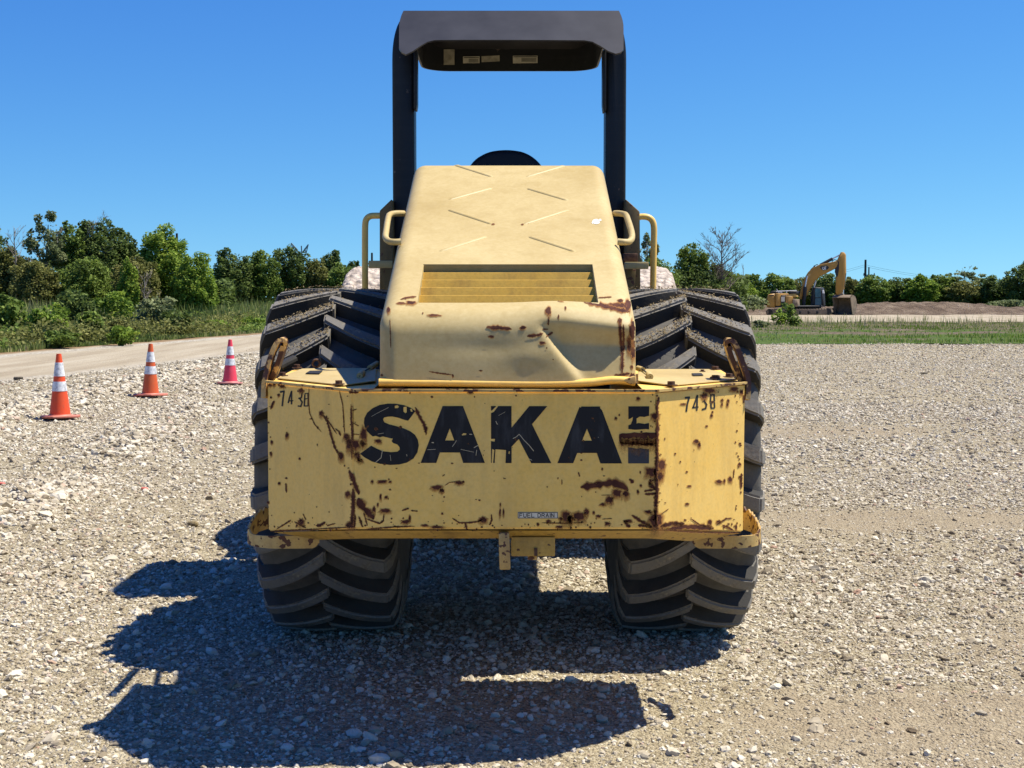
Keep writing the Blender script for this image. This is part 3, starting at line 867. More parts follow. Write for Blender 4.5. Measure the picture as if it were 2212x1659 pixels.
# masses of wood behind, low scrub
def mass(name, label, spans, leafmat, nper, size, seed):
    rng = np.random.default_rng(seed)
    V, Fc, T, base = [], [], [], 0
    for (x0, x1, yt, Y, dep) in spans:
        X, w, zt = from_px(x0, x1, yt, Y)
        nl = nper
        x = X + rng.uniform(-.5, .5, nl) * w; y = Y + rng.uniform(0, dep, nl)
        topz = zt * (0.80 + 0.16 * vnoise(x * .45, y * 0, seed) + 0.10 * vnoise(x * 1.3, y * 0, seed + 1))
        zz = rng.uniform(0, 1, nl) ** .8 * topz
        tint = np.clip(.4 + .28 * vnoise(x * .6, zz * .8, seed + 2) + .15 * rng.normal(size=nl), 0, 1)
        v, f, t = leaf_cards(np.stack([x, y, zz], 1), size, tint, rng=rng)
        V.append(v); Fc.append(f + base); T.append(t); base += len(v)
    o = finish_leaves(name, np.concatenate(V), np.concatenate(Fc), np.concatenate(T), MAT[leafmat], None)
    tag(o, label, None, None, 'stuff')
mass('wood', 'dark mass of wood filling the gaps between the left trees', [(-120, 160, 530, 84, 5), (120, 420, 525, 84, 5), (380, 480, 560, 82, 4), (440, 860, 556, 118, 8), (840, 1120, 572, 122, 8), (1090, 1400, 574, 122, 8)], 'leaf_dark', 5200, .22, 71)
mass('wood', 'dim mass of wood behind the right tree row', [(1340, 1620, 580, 100, 6), (1560, 1900, 606, 158, 8), (1860, 2330, 606, 158, 8)], 'leaf_dark', 4600, .30, 75)

# tall weeds on the left field
def blades(name, label, x, y, z, h, wid, mat, tint, rng=RNG, lean=.35):
    nb = len(x)
    az = rng.uniform(0, 6.283, nb); la = rng.uniform(0, 6.283, nb); ll = rng.uniform(.0, lean, nb) * h
    dx, dy = np.cos(az) * wid * .5, np.sin(az) * wid * .5
    lx, ly = np.cos(la) * ll, np.sin(la) * ll
    v = np.stack([
        np.stack([x - dx, y - dy, z - .03], 1), np.stack([x + dx, y + dy, z - .03], 1),
        np.stack([x + dx * .8 + lx * .4, y + dy * .8 + ly * .4, z + h * .6], 1), np.stack([x - dx * .8 + lx * .4, y - dy * .8 + ly * .4, z + h * .6], 1),
        np.stack([x + lx, y + ly, z + h], 1)], 1).reshape(-1, 3)
    b = np.arange(nb) * 5
    f = np.concatenate([np.stack([b, b + 1, b + 2], 1), np.stack([b, b + 2, b + 3], 1), np.stack([b + 3, b + 2, b + 4], 1)])
    me = np_mesh(name, v, f); fattr(me, 'tint', np.repeat(tint, 5).astype(np.float32))
    return tag(link(name, me, mat), label, None, None, 'stuff')
nb = 62000
u = RNG.uniform(0, 1, nb) ** 1.35
y = 30 + 70 * RNG.uniform(0, 1, nb) ** 1.25
x = road_left(y) - .35 - u * (0.30 * y + 2) + .2 * vnoise(y * 1.1, y * 0, 32)
z = field_z(x, y)
clumpn = vnoise(x * .55, y * .55, 81)
h = np.clip(.35 + .35 * clumpn + .18 * RNG.normal(size=nb), .12, 1.1) * (0.22 + .78 * sstep(0, 6, road_left(y) - x + 1.5 * vnoise(x * .7, y * .7, 88))) * (1 + .3 * sstep(50, 70, y))
tn = np.clip(.42 + .42 * vnoise(x * .25, y * .22, 82) + .15 * vnoise(x * .9, y * .7, 85) + .18 * RNG.normal(size=nb) + .22 * (RNG.uniform(0, 1, nb) < .12), 0, 1)
blades('grass', 'tall weeds and grass filling the left field', x, y, z, h, .05, MAT['grass'], tn)

# leafy undergrowth mass in the field
rng = np.random.default_rng(91)
nu = 2600
uy = 31 + 42 * rng.uniform(0, 1, nu) ** 1.15
ux = road_left(uy) - .8 - rng.uniform(0, 1, nu) ** 1.2 * (0.27 * uy)
hh = np.clip(.26 + .30 * rng.uniform(0, 1, nu) + .38 * vnoise(ux * .4, uy * .4, 83), .10, 1.15)
rep = 24
cx_ = np.repeat(ux, rep); cy_ = np.repeat(uy, rep); ch_ = np.repeat(hh, rep)
off = rng.normal(size=(nu * rep, 3)) * np.array([.30, .30, .22])
pp = np.stack([cx_, cy_, field_z(cx_, cy_)], 1) + off * np.stack([ch_ * 1.5, ch_ * 1.5, ch_], 1)
pp[:, 2] += ch_ * .55
tt = np.clip(np.repeat(.45 + .32 * rng.normal(size=nu), rep) + .15 * rng.normal(size=nu * rep), 0, 1)
sel = np.repeat(vnoise(ux * .3, uy * .35, 84) > 0, rep)
for k, (mk, lab) in enumerate((('leaf_mid', 'low leafy green weeds among the field grass'), ('leaf_olive', 'yellow green low weeds among the field grass'))):
    s_ = sel if k == 0 else ~sel
    v, f, t = leaf_cards(pp[s_], .085, tt[s_], rng=rng)
    o = finish_leaves('weeds', v, f, t, MAT[mk], None); tag(o, lab, None, None, 'stuff')

def bush(label, x0, x1, ytop, Y, leafmat, nl, size, z=None, name='bush', clump=.3):
    X, w, zt = from_px(x0, x1, ytop, Y)
    z = float(field_z(np.array([X]), np.array([Y]))[0]) if z is None else z
    root = empty(name, (X, Y, z), label, 'bush')
    mb = MB(); branches(mb, (X, Y, z), (zt - z) * .7, .03, .05, 6, .5, .1); mb.build('stem', MAT['bark_dark'], root)
    pts, tint = crown_points((X, Y, z + (zt - z) * .5), w / 2, w / 2.2, (zt - z) * .52, 22, nl, clump)
    pts[:, 2] = np.maximum(pts[:, 2], z + .02)
    v, f, t = leaf_cards(pts, size, tint); finish_leaves('foliage', v, f, t, MAT[leafmat], root)
bush('dark blue green rounded bush in the left field', 112, 212, 622, 52, 'leaf_dark', 3200, .10)
bush('light green feathery mound beside the dark bush', 205, 295, 634, 55, 'leaf_bright', 2400, .09)
bush('grey green wide bush right of the feathery mound', 285, 385, 640, 54, 'leaf_grey', 2400, .10)
bush('olive bush at the left frame edge above the road', -20, 60, 640, 46, 'leaf_mid', 2000, .10)
bush('yellow green bush below the dark rounded bush', 60, 150, 656, 44, 'leaf_bright', 2000, .085)
bush('small bright green bush near the road edge at centre left', 430, 500, 690, 58, 'leaf_bright', 1300, .08)
bush('tall olive green weedy shrub left of the light green mound', 165, 225, 668, 47, 'leaf_mid', 1500, .085)
bush('reddish olive low shrub below the light green mound', 235, 290, 690, 45, 'leaf_olive', 1300, .08)
bush('blue green leafy shrub right of the wide grey green bush', 345, 410, 668, 52, 'leaf_dark', 1500, .09)
bush('bright yellow green low bush at the road edge left of the middle cone', 225, 300, 706, 42.5, 'leaf_bright', 1300, .07)
bush('mid green low bush at the road edge behind the nearest cone', 90, 170, 712, 40.5, 'leaf_mid', 1400, .07)
bush('low yellow green bush beside the left tyre', 505, 580, 686, 63, 'leaf_bright', 1500, .09)

# meadow grass on the right, weeds
nb = 34000
y = 44.8 + 33 * RNG.uniform(0, 1, nb) ** 1.5; x = 6 + RNG.uniform(0, 1, nb) * (0.45 * y - 4)
keep = (vnoise(x * .35, y * .5, 45) * .5 + .25 * RNG.normal(size=nb) - sstep(56, 70, y) * .9 + .35 * vnoise(x * .12, y * .9, 46)) < -.12
x, y = x[keep], y[keep]
h = np.clip(.06 + .05 * RNG.normal(size=len(x)), .03, .3)
blades('grass', 'short green grass on the strip beyond the gravel at right', x, y, np.full_like(x, .02), h, .035, leaf_mat('short_grass', (0.05, 0.085, 0.012), (0.10, 0.17, 0.02), (0.22, 0.23, 0.09)), np.clip(.55 + .35 * vnoise(x * .3, y * .6, 47) + .25 * RNG.normal(size=len(x)), 0, 1))
nb = 2600
y = 68 + 12 * RNG.uniform(0, 1, nb); x = 11 + RNG.uniform(0, 1, nb) * 24
h = np.clip(.25 + .2 * RNG.normal(size=nb), .08, .8) * (vnoise(x * .5, y * .5, 87) > -.15)
blades('grass', 'dry straggly weeds along the far road edge', x, y, np.full_like(x, .03), h + .02, .03, MAT['grass'], np.clip(.65 + .3 * RNG.normal(size=nb), 0, 1))
bush('leafy young sapling in front of the excavator tracks', 1680, 1722, 655, 74, 'leaf_mid', 420, .13, 0.0, 'sapling')
bush('yellow green sapling leaning left below the excavator engine deck', 1668, 1700, 668, 73, 'leaf_bright', 220, .13, 0.0, 'sapling')
bush('small leafy weed right of the sapling by the far road', 1700, 1735, 684, 70, 'leaf_mid', 260, .12, 0.0, 'weed_plant')
bush('grey green weed clump at the gravel corner beside the right tyre', 1625, 1662, 692, 66, 'leaf_grey', 260, .10, 0.0, 'weed_plant')
bush('grey brush heap on the berm left of the excavator', 1590, 1665, 640, 112, 'leaf_grey', 700, .18, 0.4, 'brush_heap')
bush('low grey green brush on the berm at the right frame edge', 2130, 2240, 648, 136, 'leaf_grey', 900, .22, 0.4, 'brush_heap')

# ------------------------------------------------------------------ poles, pylon
MAT['pole'] = simple('weathered_pole', (0.05, 0.045, 0.04), 0.9, 0.1)
MAT['steel'] = simple('galvanised_steel', (0.22, 0.23, 0.24), 0.6, 0.3)
def pole(label, px, ytop, Y, r, arms):
    b = P(px, 640, Y); t = P(px, ytop, Y)
    root = empty('utility_pole', (b.x, Y, 0), label, 'utility pole', 'utility poles beyond the trees')
    MB().tube([(b.x, Y, -.2), (b.x, Y, t.z * .5), (b.x, Y, t.z)], r, 8, [1, .9, .75]).build('shaft', MAT['pole'], root)
    for dz in arms:
        MB().box((b.x, Y - r - .06, t.z - dz), (1.5, .1, .12)).build('crossarm', MAT['pole'], root)
        for s in (-.65, .65):
            MB().lathe((b.x + s, Y - r - .06, t.z - dz + .06), (0, 0, 1), [(0, .05), (.1, .08), (.2, .05)], 8).build('insulator', MAT['steel'], root)
pole('taller dark utility pole above the right tree row', 1868.5, 561, 170, .17, (2.6,))
pole('shorter thin utility pole just right of the taller one', 1876, 577, 175, .11, (1.0,))
pole('lone dark pole tip above the bright domed tree', 384, 504, 120, .13, (.9,))
pole('dark pole with crossarm seen between the handrail and the black post', 804, 546, 130, .12, (1.0, 1.8))
root = empty('pylon', (P(648, 640, 260).x, 260, 0), 'lattice transmission tower arms showing above the far trees', 'pylon')
def lat(name, pts2, w):
    mb = MB()
    q = [P(a, b, 260) for a, b in pts2]
    for a, b in zip(q[:-1], q[1:]): mb.tube([a, b], w, 4)
    mb.build(name, MAT['steel'], root)
lat('arm', [(629, 525), (634, 545), (650, 552), (629, 525), (643, 540), (634, 545), (640, 536), (631, 533)], .11)
lat('arm', [(666, 528), (660, 552), (651, 548), (666, 528), (655, 546), (661, 545), (658, 537), (664, 536)], .11)
lat('leg', [(650, 552), (644, 620), (643, 640)], .14)
lat('leg', [(651, 531), (652, 552), (658, 620), (659, 640)], .14)
lat('bracing', [(650, 552), (658, 580), (645, 600), (658, 620), (643, 640)], .07)
mb = MB()
for (a, b) in (((1590, 634), (2212, 628)),):
    pass
for k, (ya, yb, yc) in enumerate(((606, 576, 596), (602, 572, 592))):
    p0, p1, p2 = P(1480, ya, 170), P(1868.5, yb, 170), P(2320, yc, 170)
    for a, b in ((p0, p1), (p1, p2)):
        mb.tube([a.lerp(b, t) - Vector((0, 0, 1.2 * 4 * t * (1 - t))) for t in np.linspace(0, 1, 12)], .012, 3)
mb.build('power_lines', MAT['pole']); bpy.data.objects['power_lines']['label'] = 'thin sagging power lines strung between the right utility poles'
bpy.data.objects['power_lines']['category'] = 'power lines'

# ------------------------------------------------------------------ traffic cones
def cone_mat(name, a, faded):
    m = M(name); t = m.tex('Noise', 14, 5, .6)
    c = m.ramp(t.outputs['Fac'], [(0.3, a), (0.75, faded)])
    d = m.tex('Noise', 30, 4, .7)
    c = m.mix(m.ramp(d.outputs['Fac'], [(.62, (0, 0, 0)), (.72, (.7, .7, .7))]), c, (0.16, .08, .05))
    return m.out(c, .55, .4)
MAT['orange'] = cone_mat('orange_cone_plastic', (0.7040, 0.0660, 0.0106), (0.6336, 0.0880, 0.0264))
MAT['orange2'] = cone_mat('dull_orange_plastic', (0.5984, 0.0880, 0.0132), (0.4840, 0.1056, 0.0352))
MAT['pink'] = cone_mat('pink_red_plastic', (0.6864, 0.0396, 0.0748), (0.6512, 0.0704, 0.1144))
MAT['cone_base'] = cone_mat('faded_base', (0.4576, 0.1144, 0.0704), (0.5280, 0.1936, 0.1320))
MAT['cone_base_pink'] = cone_mat('pale_pink_base', (0.5456, 0.2640, 0.2376), (0.4840, 0.1408, 0.1232))
def refl():
    m = M('reflective_collar'); t = m.tex('Noise', 22, 5, .65)
    c = m.ramp(t.outputs['Fac'], [(0.3, (.28, .28, .29)), (.5, (.62, .63, .64)), (.7, (.78, .79, .8))])
    return m.out(c, .45, .4)
MAT['refl'] = refl()
def cone(label, px, py, H, body, base, rot, lean=(0, 0)):
    g = G(px, py)
    zc = float(lot_height(np.array([g.x]), np.array([g.y]))[0])
    root = empty('traffic_cone', (g.x, g.y, zc + .012), label, 'traffic cone', 'traffic cones along the gravel ridge')
    WORLD[root.name] = Vector((g.x, g.y, 0))
    z0 = 0.035
    def R(t): return 0.128 * (1 - t) + 0.030 * t
    def ring(name, t0, t1, mat, extra=0.0, top=False):
        mb = MB(); k = 5; prof = []
        for i in range(k + 1):
            t = t0 + (t1 - t0) * i / k; prof.append((z0 + t * (H - z0), R(t) + extra))
        if top: prof += [(z0 + (H - z0) * t1, R(t1) * .7), (z0 + (H - z0) * (t1 - .03), R(t1) * .65)]
        mb.lathe((g.x, g.y, 0), (0, 0, 1), prof, 24)
        o = mb.build(name, mat, root, 40)
        return o
    ring('body', 0.0, 1.0, body, 0, True)
    ring('collar', .40, .555, MAT['refl'], .0035)
    ring('collar', .64, .86 if body is MAT['orange'] else .84, MAT['refl'], .0035)
    mb = MB()
    c, s = math.cos(rot), math.sin(rot); b = .205
    corners = []
    for i in range(4):
        for dx, dy in (((-1, -.75), (-.75, -1)), ((.75, -1), (1, -.75)), ((1, .75), (.75, 1)), ((-.75, 1), (-1, .75)))[i]:
            corners.append(Vector((g.x + (dx * c - dy * s) * b, g.y + (dx * s + dy * c) * b, 0.01 + .012 * math.sin(dx * 3 + dy * 2))))
    mb.prism(corners, (0, 0, .028), .006)
    mb.lathe((g.x, g.y, 0), (0, 0, 1), [(.03, .15), (.042, .145), (.055, .13)], 24)
    mb.build('base', base, root, 40)
    root.rotation_euler = (lean[0], lean[1], 0)
cone('bright orange cone nearest the left edge with two silver collars', 130, 908, .80, MAT['orange'], MAT['cone_base'], .62)
cone('middle dull orange cone with a torn dirty top collar', 325, 859, .795, MAT['orange2'], MAT['cone_base'], .95, (0, .02))
cone('pinkish red cone farthest from the camera beside the left tyre', 497, 831, .775, MAT['pink'], MAT['cone_base_pink'], .1, (0, .015))

# small bits on the gravel
def scrap(label, px, py, w, mat, name, cat, hh=.02):
    g = G(px, py); z = float(lot_height(np.array([g.x]), np.array([g.y]))[0])
    mb = MB(); r = random.Random(px)
    ring_ = [Vector((g.x + math.cos(a) * w * r.uniform(.6, 1), g.y + math.sin(a) * w * r.uniform(.5, .9), z + .005)) for a in np.linspace(0, 6.28, 9)[:-1]]
    mb.prism(ring_, (r.uniform(-.01, .01), 0, hh), hh * .3, 1)
    tag(mb.build(name, mat, None, 50, (g.x, g.y, z)), label, cat)
MAT['red_scrap'] = simple('red_plastic', (0.55, 0.14, 0.10), .6)
MAT['clod'] = simple('dark_clod', (0.10, 0.085, 0.065), .95, .1, 0, .4, 40, .5)
scrap('small flat red scrap on the gravel left of the roller', 313, 1061, .035, MAT['red_scrap'], 'plastic_scrap', 'scrap')
scrap('red scrap at the left frame edge on the gravel', 5, 1052, .035, MAT['red_scrap'], 'plastic_scrap', 'scrap')
scrap('dark clod of earth behind the middle cone near the road', 423, 799, .10, MAT['clod'], 'earth_clod', 'clod', .05)
scrap('dark clod of earth right of the pink cone', 520, 783, .10, MAT['clod'], 'earth_clod', 'clod', .04)
scrap('dark clod left of the nearest orange cone', 40, 820, .11, MAT['clod'], 'earth_clod', 'clod', .05)
scrap('brown clump of dry grass on the gravel left of the bumper step', 420, 1139, .05, MAT['straw'], 'grass_clump', 'clump', .03)
scrap('dark stick end on the gravel at the right', 1995, 807, .09, MAT['clod'], 'earth_clod', 'clod', .02)
# ------------------------------------------------------------------ excavator
EXY = 112.0
ex = crop(2980, 950, 4.74)
LAT = Vector((0.42, 0.90, 0))
MAT['ex_yellow'] = paint('excavator_yellow', (0.3360, 0.1720, 0.0240), (0.3600, 0.2080, 0.0480), (0.1280, 0.0800, 0.0400), 0.4, 0.5)
MAT['ex_dark'] = simple('excavator_dark', (0.018, 0.018, 0.02), .6)
MAT['ex_mud'] = simple('muddy_steel', (0.20, 0.155, 0.11), .85, .2, 0, .35, 3)
MAT['chrome'] = simple('cylinder_rod', (0.6, 0.6, 0.6), .25, .5, .6)
def glass_mat():
    m = M('tinted_cab_glass'); t = m.tex('Noise', 1.2, 3)
    c = m.ramp(t.outputs['Fac'], [(.35, (0.02, .07, .10)), (.65, (.05, .15, .19))])
    return m.out(c, .12, .6)
MAT['glass'] = glass_mat()
g0 = P(*ex(760, 1360), EXY)
exc = empty('excavator', (g0.x, EXY + 1.4, 0), 'yellow tracked excavator with raised boom and grounded bucket before the dirt berm', 'excavator')
def E(pts, Y): return [P(*ex(a, b), Y) for a, b in pts]
def slab(name, pts, d0, d1, mat, parent=exc, bevel=.03):
    """outline lying d0 m in from the near side, as thick as d1-d0 across the machine"""
    f = [p + LAT * d0 for p in E(pts, EXY)]
    return MB().prism(f, LAT * (d1 - d0), bevel, 1).build(name, mat, parent, 40)
def track(d0):
    pts = [(168, 1330), (180, 1300), (215, 1284), (300, 1268), (1290, 1262), (1370, 1275), (1398, 1305), (1385, 1340), (1340, 1360), (240, 1372), (190, 1362)]
    f = [p + LAT * d0 for p in E(pts, EXY)]
    mb = MB().prism(f, LAT * .6, .03, 1)
    nn = len(f)
    for i in range(nn):
        a, b = f[i], f[(i + 1) % nn]; k = max(1, int((b - a).length / .22))
        for q in range(k):
            c = a.lerp(b, (q + .5) / k) + LAT * .3
            t = (b - a).normalized()
            mb.box(c, (.07, .62, .07), Matrix((t, LAT.normalized(), t.cross(LAT.normalized()))).transposed())
    o = mb.build('track', MAT['ex_mud'], exc, 30)
    for (u, v, r) in ((235, 1325, .28), (1330, 1312, .28), (480, 1338, .12), (640, 1336, .12), (800, 1334, .12), (960, 1332, .12), (1120, 1330, .12)):
        c = E([(u, v)], EXY)[0] + LAT * d0
        MB().lathe(c - LAT * .03, LAT, [(0, r), (.1, r)], 12).build('track_wheel', MAT['ex_dark'], o, 30)
track(0.0); track(2.2)
slab('undercarriage', [(500, 1285), (520, 1225), (1080, 1215), (1100, 1285)], .5, 2.3, MAT['ex_dark'])
slab('swing_ring', [(620, 1262), (620, 1215), (1000, 1210), (1000, 1262)], .7, 2.1, MAT['ex_dark'])
slab('counterweight', [(176, 1238), (172, 1060), (185, 1010), (215, 985), (338, 975), (338, 1238)], .1, 2.8, MAT['ex_yellow'], exc, .08)
slab('deck', [(342, 1232), (342, 1205), (1135, 1200), (1135, 1228)], .05, 2.8, MAT['ex_dark'])
p = slab('side_panel', [(342, 1203), (342, 972), (436, 970), (436, 1203)], .05, 2.75, MAT['ex_yellow'])
p = slab('vent_panel', [(440, 1203), (440, 1005), (526, 1005), (526, 1203)], .08, 2.7, MAT['ex_dark'])
slab('warning_sticker', [(450, 1125), (450, 1034), (517, 1034), (517, 1125)], .06, .08, MAT['sticker'], p, 0)
slab('vent_grille', [(225, 1025), (225, 1003), (315, 1003), (315, 1025)], .08, .1, MAT['ex_dark'], exc, 0)
slab('side_panel', [(530, 1203), (530, 1018), (662, 1022), (662, 1203)], .05, 1.2, MAT['ex_yellow'])
slab('step_box', [(666, 1222), (666, 1075), (758, 1085), (758, 1222)], .0, .9, MAT['ex_mud'])
slab('engine_hood', [(235, 976), (240, 940), (265, 926), (345, 926), (352, 976)], .3, 2.5, MAT['ex_dark'])
slab('engine_hood', [(590, 975), (600, 938), (640, 926), (725, 932), (735, 985)], .3, 1.4, MAT['ex_dark'])
slab('hydraulic_block', [(540, 1040), (548, 985), (700, 975), (735, 1040)], .3, 1.3, MAT['yellow_dirty'])
mb = MB()
for a, b in (((352, 932), (735, 920)), ((400, 965), (400, 928)), ((440, 965), (440, 928)), ((545, 965), (545, 915))):
    q = E([a, b], EXY); mb.tube([q[0] + LAT * .2, q[1] + LAT * .2], .035, 5)
mb.build('handrail', MAT['white'], exc)
slab('exhaust_pipe', [(312, 930), (302, 890), (314, 884), (330, 926)], 1.0, 1.12, MAT['steel'])
cab = slab('cab', [(905, 1205), (925, 930), (965, 868), (1000, 856), (1105, 858), (1126, 900), (1142, 1205)], 1.75, 2.8, MAT['ex_dark'], exc, .05)  # dark cab outline widened to stand in for shade beside the boom
slab('window', [(997, 1190), (1000, 1065), (1112, 1058), (1118, 1188)], 1.73, 1.76, MAT['glass'], cab, 0)
slab('window', [(998, 1050), (1000, 878), (1098, 876), (1110, 1045)], 1.73, 1.76, MAT['glass'], cab, 0)
slab('mirror', [(1140, 975), (1130, 910), (1155, 905), (1170, 970)], 1.7, 1.8, MAT['white'], cab, 0)
boom = slab('boom', [(712, 1075), (775, 1085), (850, 1020), (900, 905), (1010, 728), (1090, 652), (1190, 605), (1428, 482), (1462, 400), (1440, 348), (1380, 372), (1100, 432), (985, 490), (895, 570), (850, 640), (790, 800), (750, 930), (738, 1000)], 1.15, 1.7, MAT['ex_yellow'])
slab('boom_plate', [(1120, 480), (1152, 462), (1252, 448), (1292, 482), (1266, 520), (1180, 541), (1150, 522)], 1.125, 1.145, MAT['ex_dark'], boom, 0)
slab('boom_marking', [(893, 648), (890, 602), (943, 600), (940, 636), (915, 650), (908, 680), (893, 680)], 1.125, 1.145, MAT['rust_yellow'], boom, 0)
def letters_cat():
    mb = MB()
    def st(pts, w=9):
        for a, b in zip(pts[:-1], pts[1:]):
            va, vb = Vector(a), Vector(b); nrm = Vector((-(vb - va).y, (vb - va).x)).normalized() * w / 2
            ext = (vb - va).normalized() * w * .3
            q = [va - ext + nrm, vb + ext + nrm, vb + ext - nrm, va - ext - nrm]
            mb.prism([p_ + LAT * 1.105 for p_ in E([tuple(z) for z in q], EXY)], LAT * .015)
    st([(1186, 482), (1175, 476), (1166, 486), (1170, 520), (1180, 528), (1190, 520)])
    st([(1194, 528), (1203, 472), (1214, 524)]); st([(1198, 510), (1211, 508)], 7)
    st([(1212, 472), (1236, 467)]); st([(1225, 470), (1229, 520)])
    mb.build('lettering', MAT['white'], boom)
letters_cat()
for hp_, dd_ in (([(985, 490), (1000, 455), (1050, 430), (1075, 432)], 1.3), ([(890, 575), (940, 510), (985, 470), (1010, 462)], 1.5), ([(1330, 375), (1370, 335), (1420, 345), (1450, 375)], 1.4)):
    MB().tube([v + LAT * dd_ for v in E(hp_, EXY)], .035, 5).build('hydraulic_hose', MAT['ex_dark'], boom)
stick = slab('stick', [(1505, 196), (1550, 190), (1588, 240), (1594, 600), (1562, 880), (1525, 965), (1440, 1005), (1408, 960), (1416, 640), (1395, 500), (1440, 340)], 1.2, 1.65, MAT['ex_yellow'])
slab('stick_plate', [(1395, 560), (1420, 420), (1475, 360), (1478, 500), (1455, 640), (1430, 680)], 1.17, 1.19, MAT['ex_dark'], stick, 0)
def cyl(name, a, b, d, r, mat, parent):
    q = E([a, b], EXY); MB().tube([q[0] + LAT * d, q[1] + LAT * d], r, 10).build(name, mat, parent, 40)
cyl('cylinder_barrel', (1110, 440), (1340, 318), 1.42, .13, MAT['ex_dark'], boom)
cyl('cylinder_rod', (1340, 318), (1505, 232), 1.42, .06, MAT['chrome'], boom)
cyl('cylinder_barrel', (815, 1200), (848, 850), 1.05, .15, MAT['ex_dark'], boom)
cyl('cylinder_rod', (848, 850), (886, 640), 1.05, .06, MAT['chrome'], boom)
cyl('cylinder_barrel', (945, 1130), (975, 860), 1.8, .13, MAT['ex_dark'], boom)
cyl('cylinder_rod', (975, 860), (1010, 740), 1.8, .06, MAT['chrome'], boom)
cyl('cylinder_barrel', (1572, 590), (1540, 860), 1.42, .13, MAT['ex_dark'], stick)
cyl('cylinder_rod', (1540, 860), (1545, 990), 1.42, .06, MAT['chrome'], stick)
slab('bucket_link', [(1455, 1000), (1490, 945), (1540, 955), (1575, 1030), (1540, 1045), (1460, 1045)], 1.25, 1.6, MAT['ex_mud'])
def bucket():
    # the shell is curved about an axis across the stick; open side faces the machine
    c = E([(1560, 1195)], EXY)[0] + LAT * 1.42
    ax = Vector((0.80, -0.55, 0)).normalized(); fw = Vector((-.55, -.80, 0)).normalized()
    mb = MB(); W = .78; prof = []
    for k in range(15):
        a = math.radians(-95 + 230 * k / 14); r = .80 if k < 11 else .80 + .02 * (k - 10)
        prof.append((-fw * math.cos(a) * r * 1.0 + Vector((0, 0, 1)) * math.sin(a) * r * 1.02))
    for s in (-1, 1):
        ring_ = [c + ax * W * s + v for v in prof]
        mb.prism(ring_, -ax * .05 * s)
    for k in range(14):
        for kk in (0,):
            a, b = prof[k], prof[k + 1]
            mb.prism([c + ax * W + a, c + ax * W + b, c - ax * W + b, c - ax * W + a], -(a + b).normalized() * .05)
    for k in (4, 6, 8, 9):
        v = prof[k] * 1.02
        mb.box(c + v, (2 * W, .09, .05), Matrix((ax, fw, Vector((0, 0, 1)))).transposed())
    b_ = mb.build('bucket', MAT['ex_mud'], exc, 35)
    for i in range(5):
        v = c + ax * (W * (-.9 + .45 * i)) + prof[0]
        MB().box(v + Vector((0, 0, -.02)), (.12, .3, .1), Matrix((ax, fw, Vector((0, 0, 1)))).transposed()).build('tooth', MAT['ex_mud'], b_)
bucket()

# ------------------------------------------------------------------ road roller
XC = -0.018
TYC, TR = 6.42, 0.79
rr = empty('road_roller', (XC, TYC, 0), 'worn yellow and black soil compactor roller with dented hood and rusty rear weight', 'road roller')

# --- tyres
def lug_ph(u):
    u = np.maximum(u, -.02)
    return -(1.12 * u - 1.45 * u * np.abs(u))
def lug_mesh(side, R=TR):
    mb = MB(); k = 9; rings = []
    for i in range(k + 1):
        s = i / k
        if s < .82:
            u = -0.018 + (0.281 + 0.018) * (s / .82); rt = R - 0.018 * (abs(u) / .27) ** 3
        else:
            q = (s - .82) / .18; u = 0.281 + 0.020 * q; rt = (R - .019) - 0.125 * q
        ph = lug_ph(u)
        rb = rt - 0.085
        hw_t, hw_b = 0.028 + .004 * s, 0.042
        ring_ = []
        for (r_, hw) in ((rb, -hw_b), (rt, -hw_t), (rt, hw_t), (rb, hw_b)):
            a = ph + hw / R * 1.15
            ring_.append(mb.bm.verts.new((side * u, -r_ * math.cos(a), r_ * math.sin(a))))
        rings.append(ring_)
    for i in range(k):
        for j in range(3):
            fc = mb.bm.faces.new((rings[i][j], rings[i][j + 1], rings[i + 1][j + 1], rings[i + 1][j]))
            fc.material_index = 0 if j == 1 else 1
        mb.bm.faces.new((rings[i][3], rings[i][0], rings[i + 1][0], rings[i + 1][3]))
    mb.bm.faces.new(rings[0]); mb.bm.faces.new(rings[-1][::-1])
    bmesh.ops.recalc_face_normals(mb.bm, faces=mb.bm.faces)
    ee = [e for e in mb.bm.edges if len(e.link_faces) == 2 and e.calc_face_angle() > .5]
    bmesh.ops.bevel(mb.bm, geom=ee, offset=.009, segments=2, affect='EDGES')
    me = bpy.data.meshes.new('lug'); mb.bm.to_mesh(me); mb.bm.free()
    me.materials.append(MAT['lug']); me.materials.append(MAT['lug_side'])
    me.polygons.foreach_set("use_smooth", np.ones(len(me.polygons), dtype=bool)); me.set_sharp_from_angle(angle=math.radians(35))
    return me
LUG = {1: lug_mesh(1), -1: lug_mesh(-1)}
NL = 24
